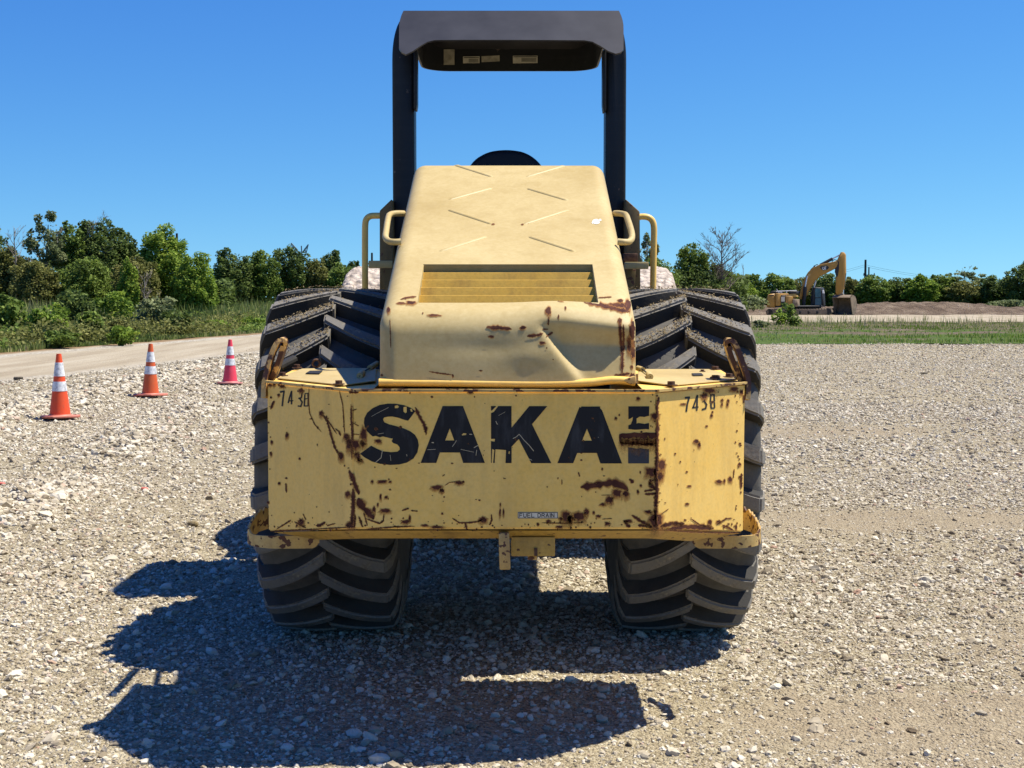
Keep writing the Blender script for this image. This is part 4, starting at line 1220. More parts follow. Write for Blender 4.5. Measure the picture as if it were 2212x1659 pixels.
def wheel(xc, outer, label):
    c = Vector((xc, TYC, TR - .012))
    prof = [(-.20, .33), (-.255, .345), (-.275, .40), (-.290, .50), (-.294, .58), (-.285, .65), (-.262, .690), (-.20, .712), (-.10, .721), (0, .724)]
    prof = prof + [(-a, r) for a, r in prof[-2::-1]]
    mb = MB(); mb.lathe(c, (1, 0, 0), prof, 96)
    t = mb.build('rear_tyre', MAT['rubber'], rr, 50)
    t['label'] = label
    MB().lathe(c, (outer, 0, 0), [(.03, .02), (.03, .30), (.20, .335), (.25, .345), (.25, .325), (.10, .29), (.08, .10), (.13, .09), (.13, .02)], 40).build('rim', MAT['yellow_dirty'], t, 35)
    base = WORLD[rr.name]
    for sd in (-1, 1):
        for i in range(NL):
            o = bpy.data.objects.new('lug', LUG[sd]); COL.objects.link(o); o.parent = t; WORLD[o.name] = base
            a = 2 * math.pi * (i + (.5 if sd == 1 else 0)) / NL + (.07 if xc < 0 else .19)
            o.location = c - base
            o.rotation_euler = (-a, 0, 0)
    # dry straw and soil lying on the upper lugs
    rng = np.random.default_rng(int(abs(xc) * 1000) + (1 if xc > 0 else 0))
    V, Fc = [], []
    nfl = 0
    bm = bmesh.new()
    for sd in (-1, 1):
        for i in range(NL):
            a = 2 * math.pi * (i + (.5 if sd == 1 else 0)) / NL + (.07 if xc < 0 else .19)
            am = (a - .12) % (2 * math.pi)
            if not (.62 < am < 2.2): continue
            dens = rng.uniform(0, 1.0) ** 1.6
            for k in range(int(260 * dens)):
                s = rng.uniform(0, 1) ** 1.4
                u = -.012 + .25 * s
                ph = lug_ph(u) + rng.uniform(-.036, .036) + a
                r_ = TR - .018 * (abs(u) / .27) ** 3 + .004 + abs(rng.normal(0, .005))
                pc = Vector((c.x + sd * u, c.y - r_ * math.cos(ph), c.z + r_ * math.sin(ph)))
                L_, w_ = rng.uniform(.004, .013), rng.uniform(.0025, .006)
                d1 = Vector(rng.normal(size=3)); nr = Vector((0, -math.cos(ph), math.sin(ph)))
                d1 = (d1 - nr * d1.dot(nr) * .75).normalized(); d2 = d1.cross(nr + Vector(rng.normal(0, .4, 3))).normalized()
                bm.faces.new([bm.verts.new(pc - base + v) for v in (-d1 * L_ / 2 - d2 * w_ / 2, d1 * L_ / 2 - d2 * w_ / 3, d1 * L_ / 2 + d2 * w_ / 2, -d1 * L_ / 2 + d2 * w_ / 3)])
    me = bpy.data.meshes.new('dried_straw'); bm.to_mesh(me); bm.free()
    o = link('dried_straw', me, MAT['straw'], t); o['kind'] = 'stuff'
    return t
wheel(XC - .775, -1, 'left rear tyre partly shaded by the hood')
wheel(XC + .775, 1, 'right rear tyre in full sun')
MB().tube([(XC - .62, TYC, TR), (XC + .62, TYC, TR)], .11, 16).box((XC, TYC, TR), (.42, .42, .42), None, .06).build('rear_axle', MAT['dark'], rr, 40)

# --- chassis, platform and front frame
MB().box((XC, 6.35, 0.86), (.80, 1.5, .52), None, .02).build('chassis', MAT['dark'], rr, 40)
MB().box((XC, 5.80, 1.36), (.78, 1.2, .46), None, .02).build('engine_bay', MAT['dark'], rr, 40)
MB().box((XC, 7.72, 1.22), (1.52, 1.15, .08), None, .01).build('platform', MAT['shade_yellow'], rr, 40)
MB().box((XC, 7.75, .88), (.7, 1.2, .6), None, .03).build('articulation', MAT['dark'], rr, 40)
mb = MB()
for s in (-1, 1):
    mb.box((XC + s * 1.14, 9.15, .86), (.10, 1.9, .30), None, .02)
mb.box((XC, 8.22, .86), (2.2, .14, .42), None, .02).box((XC, 10.1, .86), (2.2, .14, .40), None, .02)
mb.build('front_frame', MAT['yellow'], rr, 40)

# --- front drum caked with pale mud
def drum():
    c = Vector((XC, 9.15, .855)); R, W = .865, 1.06
    nu, na = 150, 220
    us = np.linspace(-1, 1, nu); aa = np.linspace(0, 2 * math.pi, na, endpoint=False)
    U, A = np.meshgrid(us, aa, indexing='ij')
    rnd = np.clip((np.abs(U) - .93) / .07, 0, 1)
    rr_ = R - .075 * (1 - np.sqrt(1 - rnd ** 2 * .999))
    X = U * W
    s1 = vnoise(X * 16, A * 14, 101); s2 = vnoise(X * 38, A * 34, 102); s3 = vnoise(X * 80, A * 70, 103)
    rr_ = rr_ + .008 * np.abs(s1) + .007 * s2 + .005 * s3
    V = np.stack([c.x + X, c.y - rr_ * np.cos(A), c.z + rr_ * np.sin(A)], -1)
    idx = np.arange(nu * na).reshape(nu, na)
    nx = np.roll(idx, -1, 1)
    f = np.stack([idx[:-1], idx[1:], nx[1:], nx[:-1]], -1).reshape(-1, 4)
    b = np.array(WORLD[rr.name])
    me = np_mesh('front_drum', V.reshape(-1, 3) - b, f, False)
    o = link('front_drum', me, MAT['crust'], rr)
    for s in (-1, 1):
        MB().lathe(c, (s, 0, 0), [(W - .08, .02), (W - .08, R - .10), (W - .01, R - .07), (W, R - .06), (W - .02, R - .09), (W - .10, R - .12)], 48).build('drum_end', MAT['dark'], o, 40)
    return o
drum()

# --- hood (rounded box sheared along its slope)
HY, HL, HW, HZ, HM, HXC, HR = 4.66, 1.74, .433, 1.465, .388, XC + .004, .055
c2 = crop(1350, 600, 1.6385)
HN = Vector((0, -HM, 1)).normalized(); HP0 = Vector((0, HY, HZ))
hole = [on_plane(*q, HP0, HN) for q in ((912, 571), (1281, 571), (1291, 653), (903, 655))]
hx0, hx1 = (hole[0].x + hole[3].x) / 2, (hole[1].x + hole[2].x) / 2
hy1 = (hole[0].y + hole[1].y) / 2; hy0 = (hole[2].y + hole[3].y) / 2
def hood():
    bm = bmesh.new()
    zb = 0.95
    def axis(lo, hi, r, n, extra=()):
        a = [lo + r * t for t in (0, .25, .5, .75, 1)] + list(np.linspace(lo + r, hi - r, n)[1:-1]) + [hi - r + r * t for t in (0, .25, .5, .75, 1)] + list(extra)
        return sorted(set(round(v, 5) for v in a))
    xs = axis(HXC - HW, HXC + HW, HR, 84, (hx0, hx1))
    ys = axis(0, HL, HR, 34, (hy0 - HY, hy1 - HY))
    zs = axis(zb, HZ, HR, 56)
    lo = np.array([HXC - HW, 0, zb]); hi = np.array([HXC + HW, HL, HZ])
    cache = {}
    def vert(p):
        key = tuple(round(v, 5) for v in p)
        if key in cache: return cache[key]
        q = np.clip(p, lo + HR, hi - HR); q[2] = min(p[2], hi[2] - HR) if p[2] < hi[2] - HR else q[2]
        d = np.array(p) - q; n_ = np.linalg.norm(d)
        r_ = q + d / n_ * HR if n_ > 1e-9 else np.array(p)
        x, y, z = r_
        t = y
        rear = max(0.0, 1 - y / .10)
        # the rear face leans: its foot stands nearer the camera
        y2 = HY + y + rear * (-.052 * max(0, (HZ - z) / .27))
        z2 = z + HM * max(t, 0)
        # dents in the rear right of the panel and along its upper edge
        if y < .16:
            k = max(0.0, 1 - y / .16)
            xr = x - HXC
            # boundary of the dented area runs from upper middle to lower right
            v_ = (HZ - z) / .27
            bx = .095 + .30 * max(0, min(1, (v_ - .15) / .85)) ** .8 * .62
            ins = 1 / (1 + math.exp(-(xr - bx) / .0065)) * max(0, min(1, (v_ - .12) / .25))
            y2 += k * ins * .057 * (1 - .93 * min(1, v_)) * (1.0 if xr < .40 else max(0, (.469 - xr) / .069))
            y2 -= k * .007 * math.exp(-((xr - .08) / .07) ** 2 - ((v_ - .48) / .14) ** 2)
            y2 += k * .003 * math.exp(-((xr + .05) / .18) ** 2 - ((v_ - .40) / .10) ** 2)
            z2 += k * (.020 * math.exp(-((xr - .16) / .11) ** 2) - .012 * math.exp(-((xr - .40) / .07) ** 2)) * max(0, 1 - v_ * 2)
        v = bm.verts.new((x, y2, z2)); cache[key] = v
        return v
    def face_grid(A, B, mk, skip=None):
        for i in range(len(A) - 1):
            for j in range(len(B) - 1):
                if skip and skip((A[i] + A[i + 1]) / 2, (B[j] + B[j + 1]) / 2): continue
                vv = [vert(mk(A[i], B[j])), vert(mk(A[i + 1], B[j])), vert(mk(A[i + 1], B[j + 1])), vert(mk(A[i], B[j + 1]))]
                if len(set(vv)) == 4: bm.faces.new(vv)
    face_grid(xs, zs, lambda a, b: np.array([a, 0.0, b]))
    face_grid(xs, zs, lambda a, b: np.array([a, HL, b]))
    face_grid(ys, zs, lambda a, b: np.array([HXC - HW, a, b]))
    face_grid(ys, zs, lambda a, b: np.array([HXC + HW, a, b]))
    face_grid(xs, ys, lambda a, b: np.array([a, b, HZ]), lambda a, b: hx0 < a < hx1 and hy0 - HY < b < hy1 - HY)
    bmesh.ops.recalc_face_normals(bm, faces=bm.faces)
    # cut the foot off: level at the rear, rising a little forward
    bmesh.ops.bisect_plane(bm, geom=bm.verts[:] + bm.edges[:] + bm.faces[:], plane_co=(0, HY, 1.243), plane_no=(0, .10, -1), clear_outer=True)
    base = WORLD[rr.name]
    world_bm = bm.copy()
    bm.transform(Matrix.Translation(-base))
    me = bpy.data.meshes.new('hood'); bm.to_mesh(me); bm.free()
    me.polygons.foreach_set("use_smooth", np.ones(len(me.polygons), dtype=bool)); me.set_sharp_from_angle(angle=math.radians(50))
    o = link('hood', me, MAT['hood'], rr)
    return o, world_bm
hood_ob, hood_bm = hood()
hood_bvh = BVHTree.FromBMesh(hood_bm)
def on_hood(px, py, off=.0015):
    d = ray(px, py).normalized()
    h, nr, i, dd = hood_bvh.ray_cast(CAM, d)
    if h is None: return None
    if nr.dot(d) > 0: nr = -nr
    return h + nr * off

# folded lip below the rear face
lipx = [(818, 819), (822, 831), (870, 833), (1000, 834), (1120, 835.5), (1230, 834), (1290, 830), (1335, 822), (1352, 827), (1374, 829)]
def lip():
    mb = MB()
    xs_ = [819, 850, 900, 960, 1030, 1100, 1170, 1230, 1280, 1320, 1350, 1372]
    dip = [0, 0, .5, 1, 2, 3, 3.5, 2.5, 0, -5, -4, 0]
    path = [P(x, 826 + d * .9, HY - .05 + .022) for x, d in zip(xs_, dip)]
    path = smooth_path(path, 3)
    prof = [(math.sin(a) * .019, math.cos(a) * .014) for a in np.linspace(0, 2 * math.pi, 11)[:-1]]
    mb.sweep(path, prof, (0, 0, 1))
    return mb.build('hood_lip', MAT['yellow'], hood_ob, 60)
lip()
# the torn lower right corner
MB().prism([P(1352, 818, HY - .055), P(1373, 812, HY - .05), P(1375, 828, HY - .05), P(1362, 831, HY - .055), P(1346, 823, HY - .055)], (0, .03, 0), .004).build('torn_corner', MAT['rust_yellow'], hood_ob, 30)

# louvre slats in the opening
mb = MB()
ns = 5
MAT['louvre'] = paint('bounce_tinted_louvre_paint', (0.74, 0.42, 0.05), (0.76, 0.46, 0.075), (0.22, 0.11, 0.03), 0.5, 0.5)  # warm bounced light is put into the slat colour
slope_dir = Vector((0, 1, HM)).normalized()
L_ = (Vector((0, hy1, 0)) - Vector((0, hy0, 0))).length / slope_dir.y
rise = HM * (hy1 - hy0) / ns
for i in range(ns + 1):
    y_ = hy0 + (hy1 - hy0) * (i + .35) / ns + .012
    zt_ = HZ + HM * (y_ - HY) - .016
    hh_ = rise * 1.35
    MB().box((HXC, y_, zt_ - hh_ / 2), (hx1 - hx0 + .03, .004, hh_), Matrix.Rotation(math.radians(-19), 3, 'X'), .001, 1).build('louvre_slat', MAT['louvre'], hood_ob)
c_ = Vector((HXC, (hy0 + hy1) / 2, HZ + HM * ((hy0 + hy1) / 2 - HY))) - HN * .085
MB().box(c_, (hx1 - hx0 + .08, L_ + .16, .004), Matrix.Rotation(math.atan(HM), 3, 'X')).build('grille_backing', MAT['dark'], hood_ob)
mb = MB()
for (a, b) in (((hx0, hy0), (hx0, hy1)), ((hx1, hy0), (hx1, hy1)), ((hx0, hy1), (hx1, hy1)), ((hx0, hy0), (hx1, hy0))):
    pa = Vector((a[0], a[1], HZ + HM * (a[1] - HY))) - HN * .024; pb = Vector((b[0], b[1], HZ + HM * (b[1] - HY))) - HN * .024
    mb.sweep([pa, pb], [(-.0015, -.022), (.0015, -.022), (.0015, .0215), (-.0015, .0215)], HN)
mb.build('grille_frame', MAT['hood'], hood_ob)

# pressed ribs on the hood top (points in the crop of the photograph)
for (a, b) in (((725, 82), (965, 158)), ((1430, 86), (1185, 158)), ((962, 230), (685, 306)), ((1188, 232), (1452, 310)),
               ((680, 370), (968, 464)), ((1458, 370), (1165, 464)), ((925, 543), (625, 640)), ((1200, 543), (1500, 640))):
    pa, pb = on_plane(*c2(*a), HP0, HN), on_plane(*c2(*b), HP0, HN)
    path = [pa.lerp(pb, t) - HN * (.0105 if t in (0, 1) else .0055) for t in (0, .06, .3, .6, .94, 1)]
    prof = [(math.cos(q) * .013, math.sin(q) * .0105) for q in np.linspace(0, 2 * math.pi, 13)[:-1]]
    MB().sweep(path, prof, HN).build('pressed_rib', MAT['hood'], hood_ob, 60)

def tubepart(name, pts, r, mat, parent, n=10, sm=5):
    return MB().tube(smooth_path(pts, sm), r, n).build(name, mat, parent, 60)
tubepart('hood_handle', [P(872, 461, 5.82), P(856, 461, 5.78), P(842, 464, 5.74), P(838, 474, 5.66), P(834, 500, 5.50), P(833, 513, 5.42), P(840, 521, 5.38), P(852, 523, 5.36), P(866, 522, 5.36)], .0125, MAT['hood'], hood_ob)
tubepart('hood_handle', [P(1328, 461, 5.82), P(1338, 461, 5.78), P(1351, 464, 5.74), P(1356, 474, 5.66), P(1364, 500, 5.50), P(1365, 514, 5.42), P(1359, 522, 5.38), P(1348, 523, 5.36), P(1334, 522, 5.36)], .0125, MAT['hood'], hood_ob)

# --- rear weight
BY, WY = 4.58, 4.96
CTL, CTR, CBL, CBR = P(760, 845, BY), P(1419, 846, BY), P(764, 1143, BY), P(1420, 1143, BY)
OTL, OTR = P(577, 826, WY), P(1610, 829, WY)
nL = (CBL - CTL).cross(OTL - CTL).normalized(); nR = (CBR - CTR).cross(OTR - CTR).normalized()
if nL.y > 0: nL = -nL
if nR.y > 0: nR = -nR
OBL, OBR = on_plane(580, 1148, CTL, nL), on_plane(1605, 1150, CTR, nR)
nC = Vector((0, -1, 0))
YB = 5.48
zbk = P(1100, 797.5, YB).z
def bumper():
    mb = MB(); bm = mb.bm
    TL, TR_ = Vector((OTL.x + .01, YB, zbk)), Vector((OTR.x - .01, YB, zbk))
    top = [OTL, CTL, CTR, OTR, TR_, TL]
    bot = [OBL, CBL, CBR, OBR, Vector((OTR.x - .01, YB, .66)), Vector((OTL.x + .01, YB, .66))]
    # the middle of the top is open below the hood behind a narrow flange
    xl, xr, fl = HXC - .452, HXC + .452, .020
    def atx(x): return CTL.lerp(CTR, (x - CTL.x) / (CTR.x - CTL.x))
    V = lambda p: bm.verts.new(p)
    oTL, cTL, cTR, oTR, bTR, bTL = [V(p) for p in top]
    oBL, cBL, cBR, oBR, bBR, bBL = [V(p) for p in bot]
    f1, f2 = V(atx(xl)), V(atx(xr))
    zf = f1.co.z
    f1b, f2b = V((xl, BY + fl, zf)), V((xr, BY + fl, zf))
    b1, b2 = V((xl, YB, zbk)), V((xr, YB, zbk))
    fs = [(oTL, oBL, cBL, cTL), (cTL, cBL, cBR, cTR, f2, f1), (cTR, cBR, oBR, oTR), (oTR, oBR, bBR, bTR), (bTL, bBL, oBL, oTL),
          (bTR, bBR, bBL, bTL, b1, b2), (oBL, bBL, bBR, oBR, cBR, cBL), (oTL, cTL, f1, f1b, b1, bTL), (oTR, bTR, b2, f2b, f2, cTR), (f1, f2, f2b, f1b)]
    for q in fs: bm.faces.new(q)
    bmesh.ops.recalc_face_normals(bm, faces=bm.faces)
    ee = [e for e in bm.edges if len(e.link_faces) == 2 and e.calc_face_angle() > .3]
    bmesh.ops.bevel(bm, geom=ee, offset=.006, segments=2, affect='EDGES')
    return mb.build('rear_weight', MAT['yellow'], rr, 35)
bump_ob = bumper()
# folded underside strip
a = [P(590, 1149.5, WY - .015), P(766, 1146, BY + .007), P(1419, 1146, BY + .007), P(1600, 1152, WY - .015)]
b = [P(690, 1166, 4.90), P(790, 1163, 4.66), P(1400, 1163, 4.66), P(1492, 1169, 4.90)]
mb = MB()
va = [mb.bm.verts.new(p) for p in a]; vb = [mb.bm.verts.new(p) for p in b]
vc = [mb.bm.verts.new(Vector((p.x, 5.50, p.z - .005))) for p in b]
for i in range(3):
    mb.bm.faces.new((va[i], va[i + 1], vb[i + 1], vb[i])); mb.bm.faces.new((vb[i], vb[i + 1], vc[i + 1], vc[i]))
mb.build('underside_fold', MAT['yellow_dirty'], bump_ob, 30)
# thin top flange edge along the rear
mb = MB()
for (p, q) in ((OTL, CTL), (CTL, CTR), (CTR, OTR)):
    mb.sweep([p + Vector((0, -.001, .0035)), q + Vector((0, -.001, .0035))], [(-.004, -.004), (.010, -.004), (.010, .004), (-.004, .004)], (0, 0, 1))
mb.build('top_flange', MAT['rust_yellow'], bump_ob, 30)

topn = (OTL - CTL).cross(Vector((OTL.x + .01, YB, zbk)) - CTL).normalized()
if topn.z < 0: topn = -topn
topnR = (OTR - CTR).cross(Vector((OTR.x - .01, YB, zbk)) - CTR).normalized()
if topnR.z < 0: topnR = -topnR
def on_top(px, py, off=.0):
    n_, p_ = (topn, CTL) if px < 1100 else (topnR, CTR)
    return on_plane(px, py, p_, n_) + n_ * off
c3 = crop(950, 1100, 2.765); c4 = crop(2400, 1100, 2.765)
def lid(pts, nm):
    f = [on_top(*q, .003) for q in pts]
    return MB().prism(f, (topn + topnR).normalized() * .004, .0012, 1).build(nm, MAT['hood'], bump_ob, 30)
lidL = lid([(599, 820.5), (652, 800), (690, 799), (812, 799), (812, 826), (742, 835.5)], 'lid_plate')
lidR = lid([(1378, 826), (1378, 801), (1530, 801), (1540, 802), (1592, 823), (1450, 836)], 'lid_plate')
MB().prism([on_top(*c3(*q), .009) for q in ((700, 1055), (745, 1028), (888, 1025), (850, 1058))], (0, 0, .003), .001, 1).build('lid_latch', MAT['dark'], bump_ob)
MB().prism([on_top(*c4(*q), .009) for q in ((890, 1056), (1000, 1054), (1022, 1074), (910, 1078))], (0, 0, .003), .001, 1).build('lid_latch', MAT['dark'], bump_ob)
MB().prism([on_top(*c4(*q), .008) for q in ((1090, 1098), (1130, 1075), (1205, 1080), (1200, 1105), (1160, 1122), (1120, 1116))], (0, 0, .004), .001, 1).build('lid_latch', MAT['bolt'], bump_ob)
def bolt(px, py, r=.013, h=.014):
    c = on_top(px, py, .007)
    MB().lathe(c, (0, 0, 1), [(0, r * 1.7), (.003, r * 1.7), (.003, r), (h, r), (h, r * .3)], 6).build('bolt', MAT['bolt'], bump_ob, 30)
for q in ((608, 984), (450, 1072), (1063, 1166)): bolt(*c3(*q))
for q in ((1150, 1005), (1300, 1086), (670, 1176), (1150, 1105)): bolt(*c4(*q))
bolt(*c4(1010, 1024), .007, .008)
c = on_top(*c3(818, 978), .012)
MB().tube([c + Vector((math.cos(a) * .014, 0, .012 + math.sin(a) * .014)) for a in np.linspace(0, 2 * math.pi, 13)], .005, 6).build('lifting_eye', MAT['bolt'], bump_ob, 60)
for cc, pr in ((c3, ((1470, 960), (1400, 1005), (1330, 1050), (1290, 1095))), (c4, ((310, 1010), (360, 1025), (420, 1070), (440, 1105)))):
    pp = [on_top(*cc(*q), .014) for q in pr]
    o = MB().tube([pp[0], pp[1], pp[2], pp[3]], .003, 5).build('hood_stay_cord', MAT['dark'], bump_ob)
    MB().tube([pp[0].lerp(pp[1], -.1), pp[1]], .011, 8).build('cord_end', MAT['hood'], o, 50)
    MB().tube([pp[2].lerp(pp[3], .2), pp[3]], .012, 8).build('cord_end', MAT['hood'], o, 50)
# ridged dark hose end lying by the left horn
pp = [on_top(*c3(*q), .018) for q in ((390, 1015), (450, 975), (510, 945), (565, 925))]
path = [pp[0].lerp(pp[3], t) for t in np.linspace(0, 1, 22)]
MB().tube(path, .016, 10, [1.0 if i % 3 else 1.25 for i in range(22)]).build('hose_end', MAT['dark'], bump_ob, 30)

# horns (bent flat bars)
def horn(pts, yo, yi):
    k = len(pts); path = []
    for i, (x, y) in enumerate(pts):
        t = i / (k - 1)
        path.append(P(x, y, yo + (yi - yo) * t))
    path = smooth_path(path, 5)
    mb = MB(); w = .028
    mb.sweep(path, [(-.0085, -w), (.0085, -w), (.0085, w), (-.0085, w)], (0, 1, 0))
    return mb.build('tow_horn', MAT['rust_horn'], rr, 40)
def horn_mat():
    m = M('rust_worn_horn'); t = m.tex('Noise', 12, 4, .6)
    c = m.ramp(t.outputs['Fac'], [(.44, (.06, .025, .018)), (.50, (.085, .04, .025)), (.53, (.52, .33, .11)), (.7, (.6, .43, .18))])
    m.bump(m.tex('Noise', 60, 3).outputs['Fac'], .3, .004)
    return m.out(c, .6, .4)
MAT['rust_horn'] = horn_mat()
horn([c3(*q) for q in ((252, 1290), (258, 1180), (268, 1080), (300, 940), (345, 800), (392, 700), (430, 668), (462, 676), (470, 705), (445, 800), (405, 920), (360, 1040), (330, 1085))], 4.98, 5.04)
horn([c4(*q) for q in ((1492, 1310), (1500, 1200), (1495, 1060), (1450, 930), (1400, 790), (1350, 690), (1315, 672), (1285, 682), (1282, 715), (1310, 820), (1360, 950), (1400, 1050), (1420, 1090))], 4.98, 5.04)

# side steps bent round the lower corners, with saw toothed rims
def step(sx, pxs):
    """front strip then a curved return; sx = -1 left, +1 right"""
    mb = MB()
    zt, zb_ = P(1100, 1157, 4.975).z, P(1100, 1184, 4.975).z
    x_in = P(pxs[0], 1170, 4.975).x; x_out = P(pxs[1], 1150, 5.06).x
    path2 = [(x_in, 4.97), (x_in + sx * .10, 4.965), (x_in + sx * (abs(x_out - x_in) - .09), 4.965)]
    for a in np.linspace(12, 90, 7):
        path2.append((x_out - sx * .085 + sx * .085 * math.sin(math.radians(a)), 5.055 - .085 * math.cos(math.radians(a))))
    path2 += [(x_out, 5.12), (x_out - sx * .008, 5.20), (x_out - sx * .05, 5.265), (x_out - sx * .13, 5.29)]
    n_ = len(path2)
    # dense resample
    P2 = []
    for i in range(n_ - 1):
        a, b = Vector(path2[i]), Vector(path2[i + 1]); k = max(1, int((b - a).length / .012))
        for q in range(k): P2.append(a.lerp(b, q / k))
    P2.append(Vector(path2[-1]))
    tot = len(P2); rows_ = []
    for i, q in enumerate(P2):
        t = i / (tot - 1)
        curve = max(0, (t - .38) / .62)
        tooth = .010 * (1 if (i // 1) % 2 else -.2) if t > .42 else 0
        up = zt + curve * .085 + tooth
        dn = zb_ + (.020 if i == 0 else (.006 if i == 1 else 0)) + max(0, (t - .30)) * .05
        rows_.append((Vector((q.x, q.y, dn)), Vector((q.x, q.y, up))))
    vin = []
    for i, (d_, u_) in enumerate(rows_):
        tng = (P2[min(i + 1, tot - 1)] - P2[max(i - 1, 0)]).normalized()
        nrm = Vector((-tng.y, tng.x, 0)) * sx * .007
        vin.append([mb.bm.verts.new(v) for v in (d_, u_, u_ + nrm, d_ + nrm)])
    for i in range(tot - 1):
        for j in range(4):
            mb.bm.faces.new((vin[i][j], vin[i][(j + 1) % 4], vin[i + 1][(j + 1) % 4], vin[i + 1][j]))
    mb.bm.faces.new(vin[0]); mb.bm.faces.new(vin[-1][::-1])
    o = mb.build('side_step', MAT['rust_yellow'], rr, 30)
step(-1, (690, 536)); step(1, (1495, 1643))

# hitch plate and drain box below the weight
mb = MB(); mb.prism([P(1077, 1152, BY - .006), P(1100, 1152, BY - .006), P(1103, 1231, BY - .006), P(1079, 1231, BY - .006)], (0, .03, 0), .003)
hp = mb.build('hitch_plate', MAT['rust_yellow'], rr, 30)
MB().prism([P(1103.5, 1160, 4.63), P(1199, 1160, 4.63), P(1199, 1202, 4.63), P(1104, 1202, 4.63)], (0, .28, 0), .004).build('drain_box', MAT['yellow_dirty'], rr, 30)
MB().prism([P(1140, 1202, 4.67), P(1160, 1202, 4.67), P(1160, 1210, 4.67), P(1140, 1210, 4.67)], (0, .03, 0), .002).build('drain_plug', MAT['rust_yellow'], rr, 30)
MB().prism([P(1154, 1184, 4.625), P(1161, 1184, 4.625), P(1161, 1201, 4.625), P(1154, 1201, 4.625)], (0, .006, 0)).build('drain_lug', MAT['bolt'], rr)

# --- lettering, stencil, sticker
cA = crop(1400, 1500, 3.16); cB = crop(2000, 1550, 3.16)
def flat(name, outline, mat, mapf, holes=(), parent=None, thick=None):
    bm = bmesh.new()
    edges = []
    for loop in [outline] + list(holes):
        vv = [bm.verts.new(mapf(*q)) for q in loop]
        edges += [bm.edges.new((vv[i], vv[(i + 1) % len(vv)])) for i in range(len(vv))]
    bmesh.ops.triangle_fill(bm, use_beauty=True, use_dissolve=False, edges=edges)
    for f in bm.faces:
        f.normal_update()
        if f.normal.y > 0: f.normal_flip()
    bm.transform(Matrix.Translation(-WORLD[rr.name]))
    me = bpy.data.meshes.new(name); bm.to_mesh(me); bm.free()
    return link(name, me, mat, parent or bump_ob)
def mC(off):
    return lambda px, py: on_plane(px, py, CTL, nC) + nC * off
def mapA(off): return lambda x, y: mC(off)(*cA(x, y))
def mapB(off): return lambda x, y: mC(off)(*cB(x, y))
S_ = [(745,375),(690,335),(600,300),(500,283),(400,282),(300,298),(210,340),(145,395),(110,460),(103,520),(118,580),(140,622),(185,668),(215,690),(250,682),(300,702),(340,690),(380,700),(430,712),(465,718),(448,748),(468,772),(520,790),(548,825),(550,855),(520,880),(440,886),(340,875),(260,840),(195,805),(55,905),(110,950),(200,1000),(300,1030),(430,1045),(540,1040),(640,1015),(720,965),(770,890),(787,800),(775,730),(740,670),(680,625),(600,590),(500,560),(420,540),(360,515),(343,480),(355,455),(400,445),(460,443),(540,460),(610,485),(655,495)]
flat('letter', S_, MAT['letter'], mapA(.0010), [[(488,310),(520,302),(542,318),(528,338),(488,340)], [(596,325),(636,318),(638,390),(618,402),(596,380)], [(678,350),(700,345),(712,380),(690,385)]])
flat('letter', [(1083,312),(1337,312),(1610,1020),(1340,1020),(1298,890),(1050,890),(1005,1020),(810,1020)], MAT['letter'], mapA(.0010), [[(1173,590),(1228,740),(1115,740)], [(1322,665),(1345,648),(1380,652),(1375,672),(1325,680)]])
flat('letter', [(1775,313),(1941,312),(1941,580),(2161,313),(2386,313),(2196,538),(2436,1023),(2186,1023),(2031,723),(1941,818),(1941,1022),(1865,1022),(1872,860),(1740,850),(1730,1020),(1712,1020),(1728,860),(1700,845),(1693,1020),(1685,1020),(1685,750),(1730,755),(1735,720),(1686,722),(1685,400),(1720,385)], MAT['letter'], mapA(.0010), [[(1905,880),(1918,872),(1920,908),(1902,905)]])
flat('letter', [(1685,312),(1752,312),(1700,365),(1685,370)], MAT['letter'], mapA(.0010))
flat('letter', [(890,165),(905,175),(915,160),(1150,160),(1145,178),(1170,205),(1420,868),(1150,868),(1105,738),(862,738),(812,865),(615,865)], MAT['letter'], mapB(.0010), [[(983,435),(1043,585),(922,585)]])
flat('letter', [(1498,158),(1758,158),(1756,275),(1700,290),(1640,285),(1600,310),(1600,372),(1625,365),(1700,376),(1756,365),(1756,445),(1715,440),(1650,446),(1580,450),(1498,440),(1498,395),(1530,380),(1550,330),(1555,290),(1520,312),(1498,318)], MAT['letter'], mapB(.0010))
flat('letter', [(1495,665),(1545,672),(1600,684),(1650,676),(1700,688),(1755,690),(1755,868),(1495,868)], decal('worn_lettering', (.045, .05, .058), (.10, .11, .125)), mapB(.0010))
def strokes(name, lines, w, mat, mapf, parent=None):
    bm = bmesh.new()
    for ln in lines:
        ww = w
        if isinstance(ln[0], (int, float)): ww, ln = ln[0], ln[1]
        for a, b in zip(ln[:-1], ln[1:]):
            va, vb = Vector(a), Vector(b); d = (vb - va); nr = Vector((-d.y, d.x)).normalized() * ww / 2; e = d.normalized() * ww * .3
            bm.faces.new([bm.verts.new(mapf(*q)) for q in (va - e + nr, vb + e + nr, vb + e - nr, va - e - nr)])
    for f in bm.faces:
        f.normal_update()
        if f.normal.y > 0: f.normal_flip()
    bm.transform(Matrix.Translation(-WORLD[rr.name]))
    me = bpy.data.meshes.new(name); bm.to_mesh(me); bm.free()
    return link(name, me, mat, parent or bump_ob)
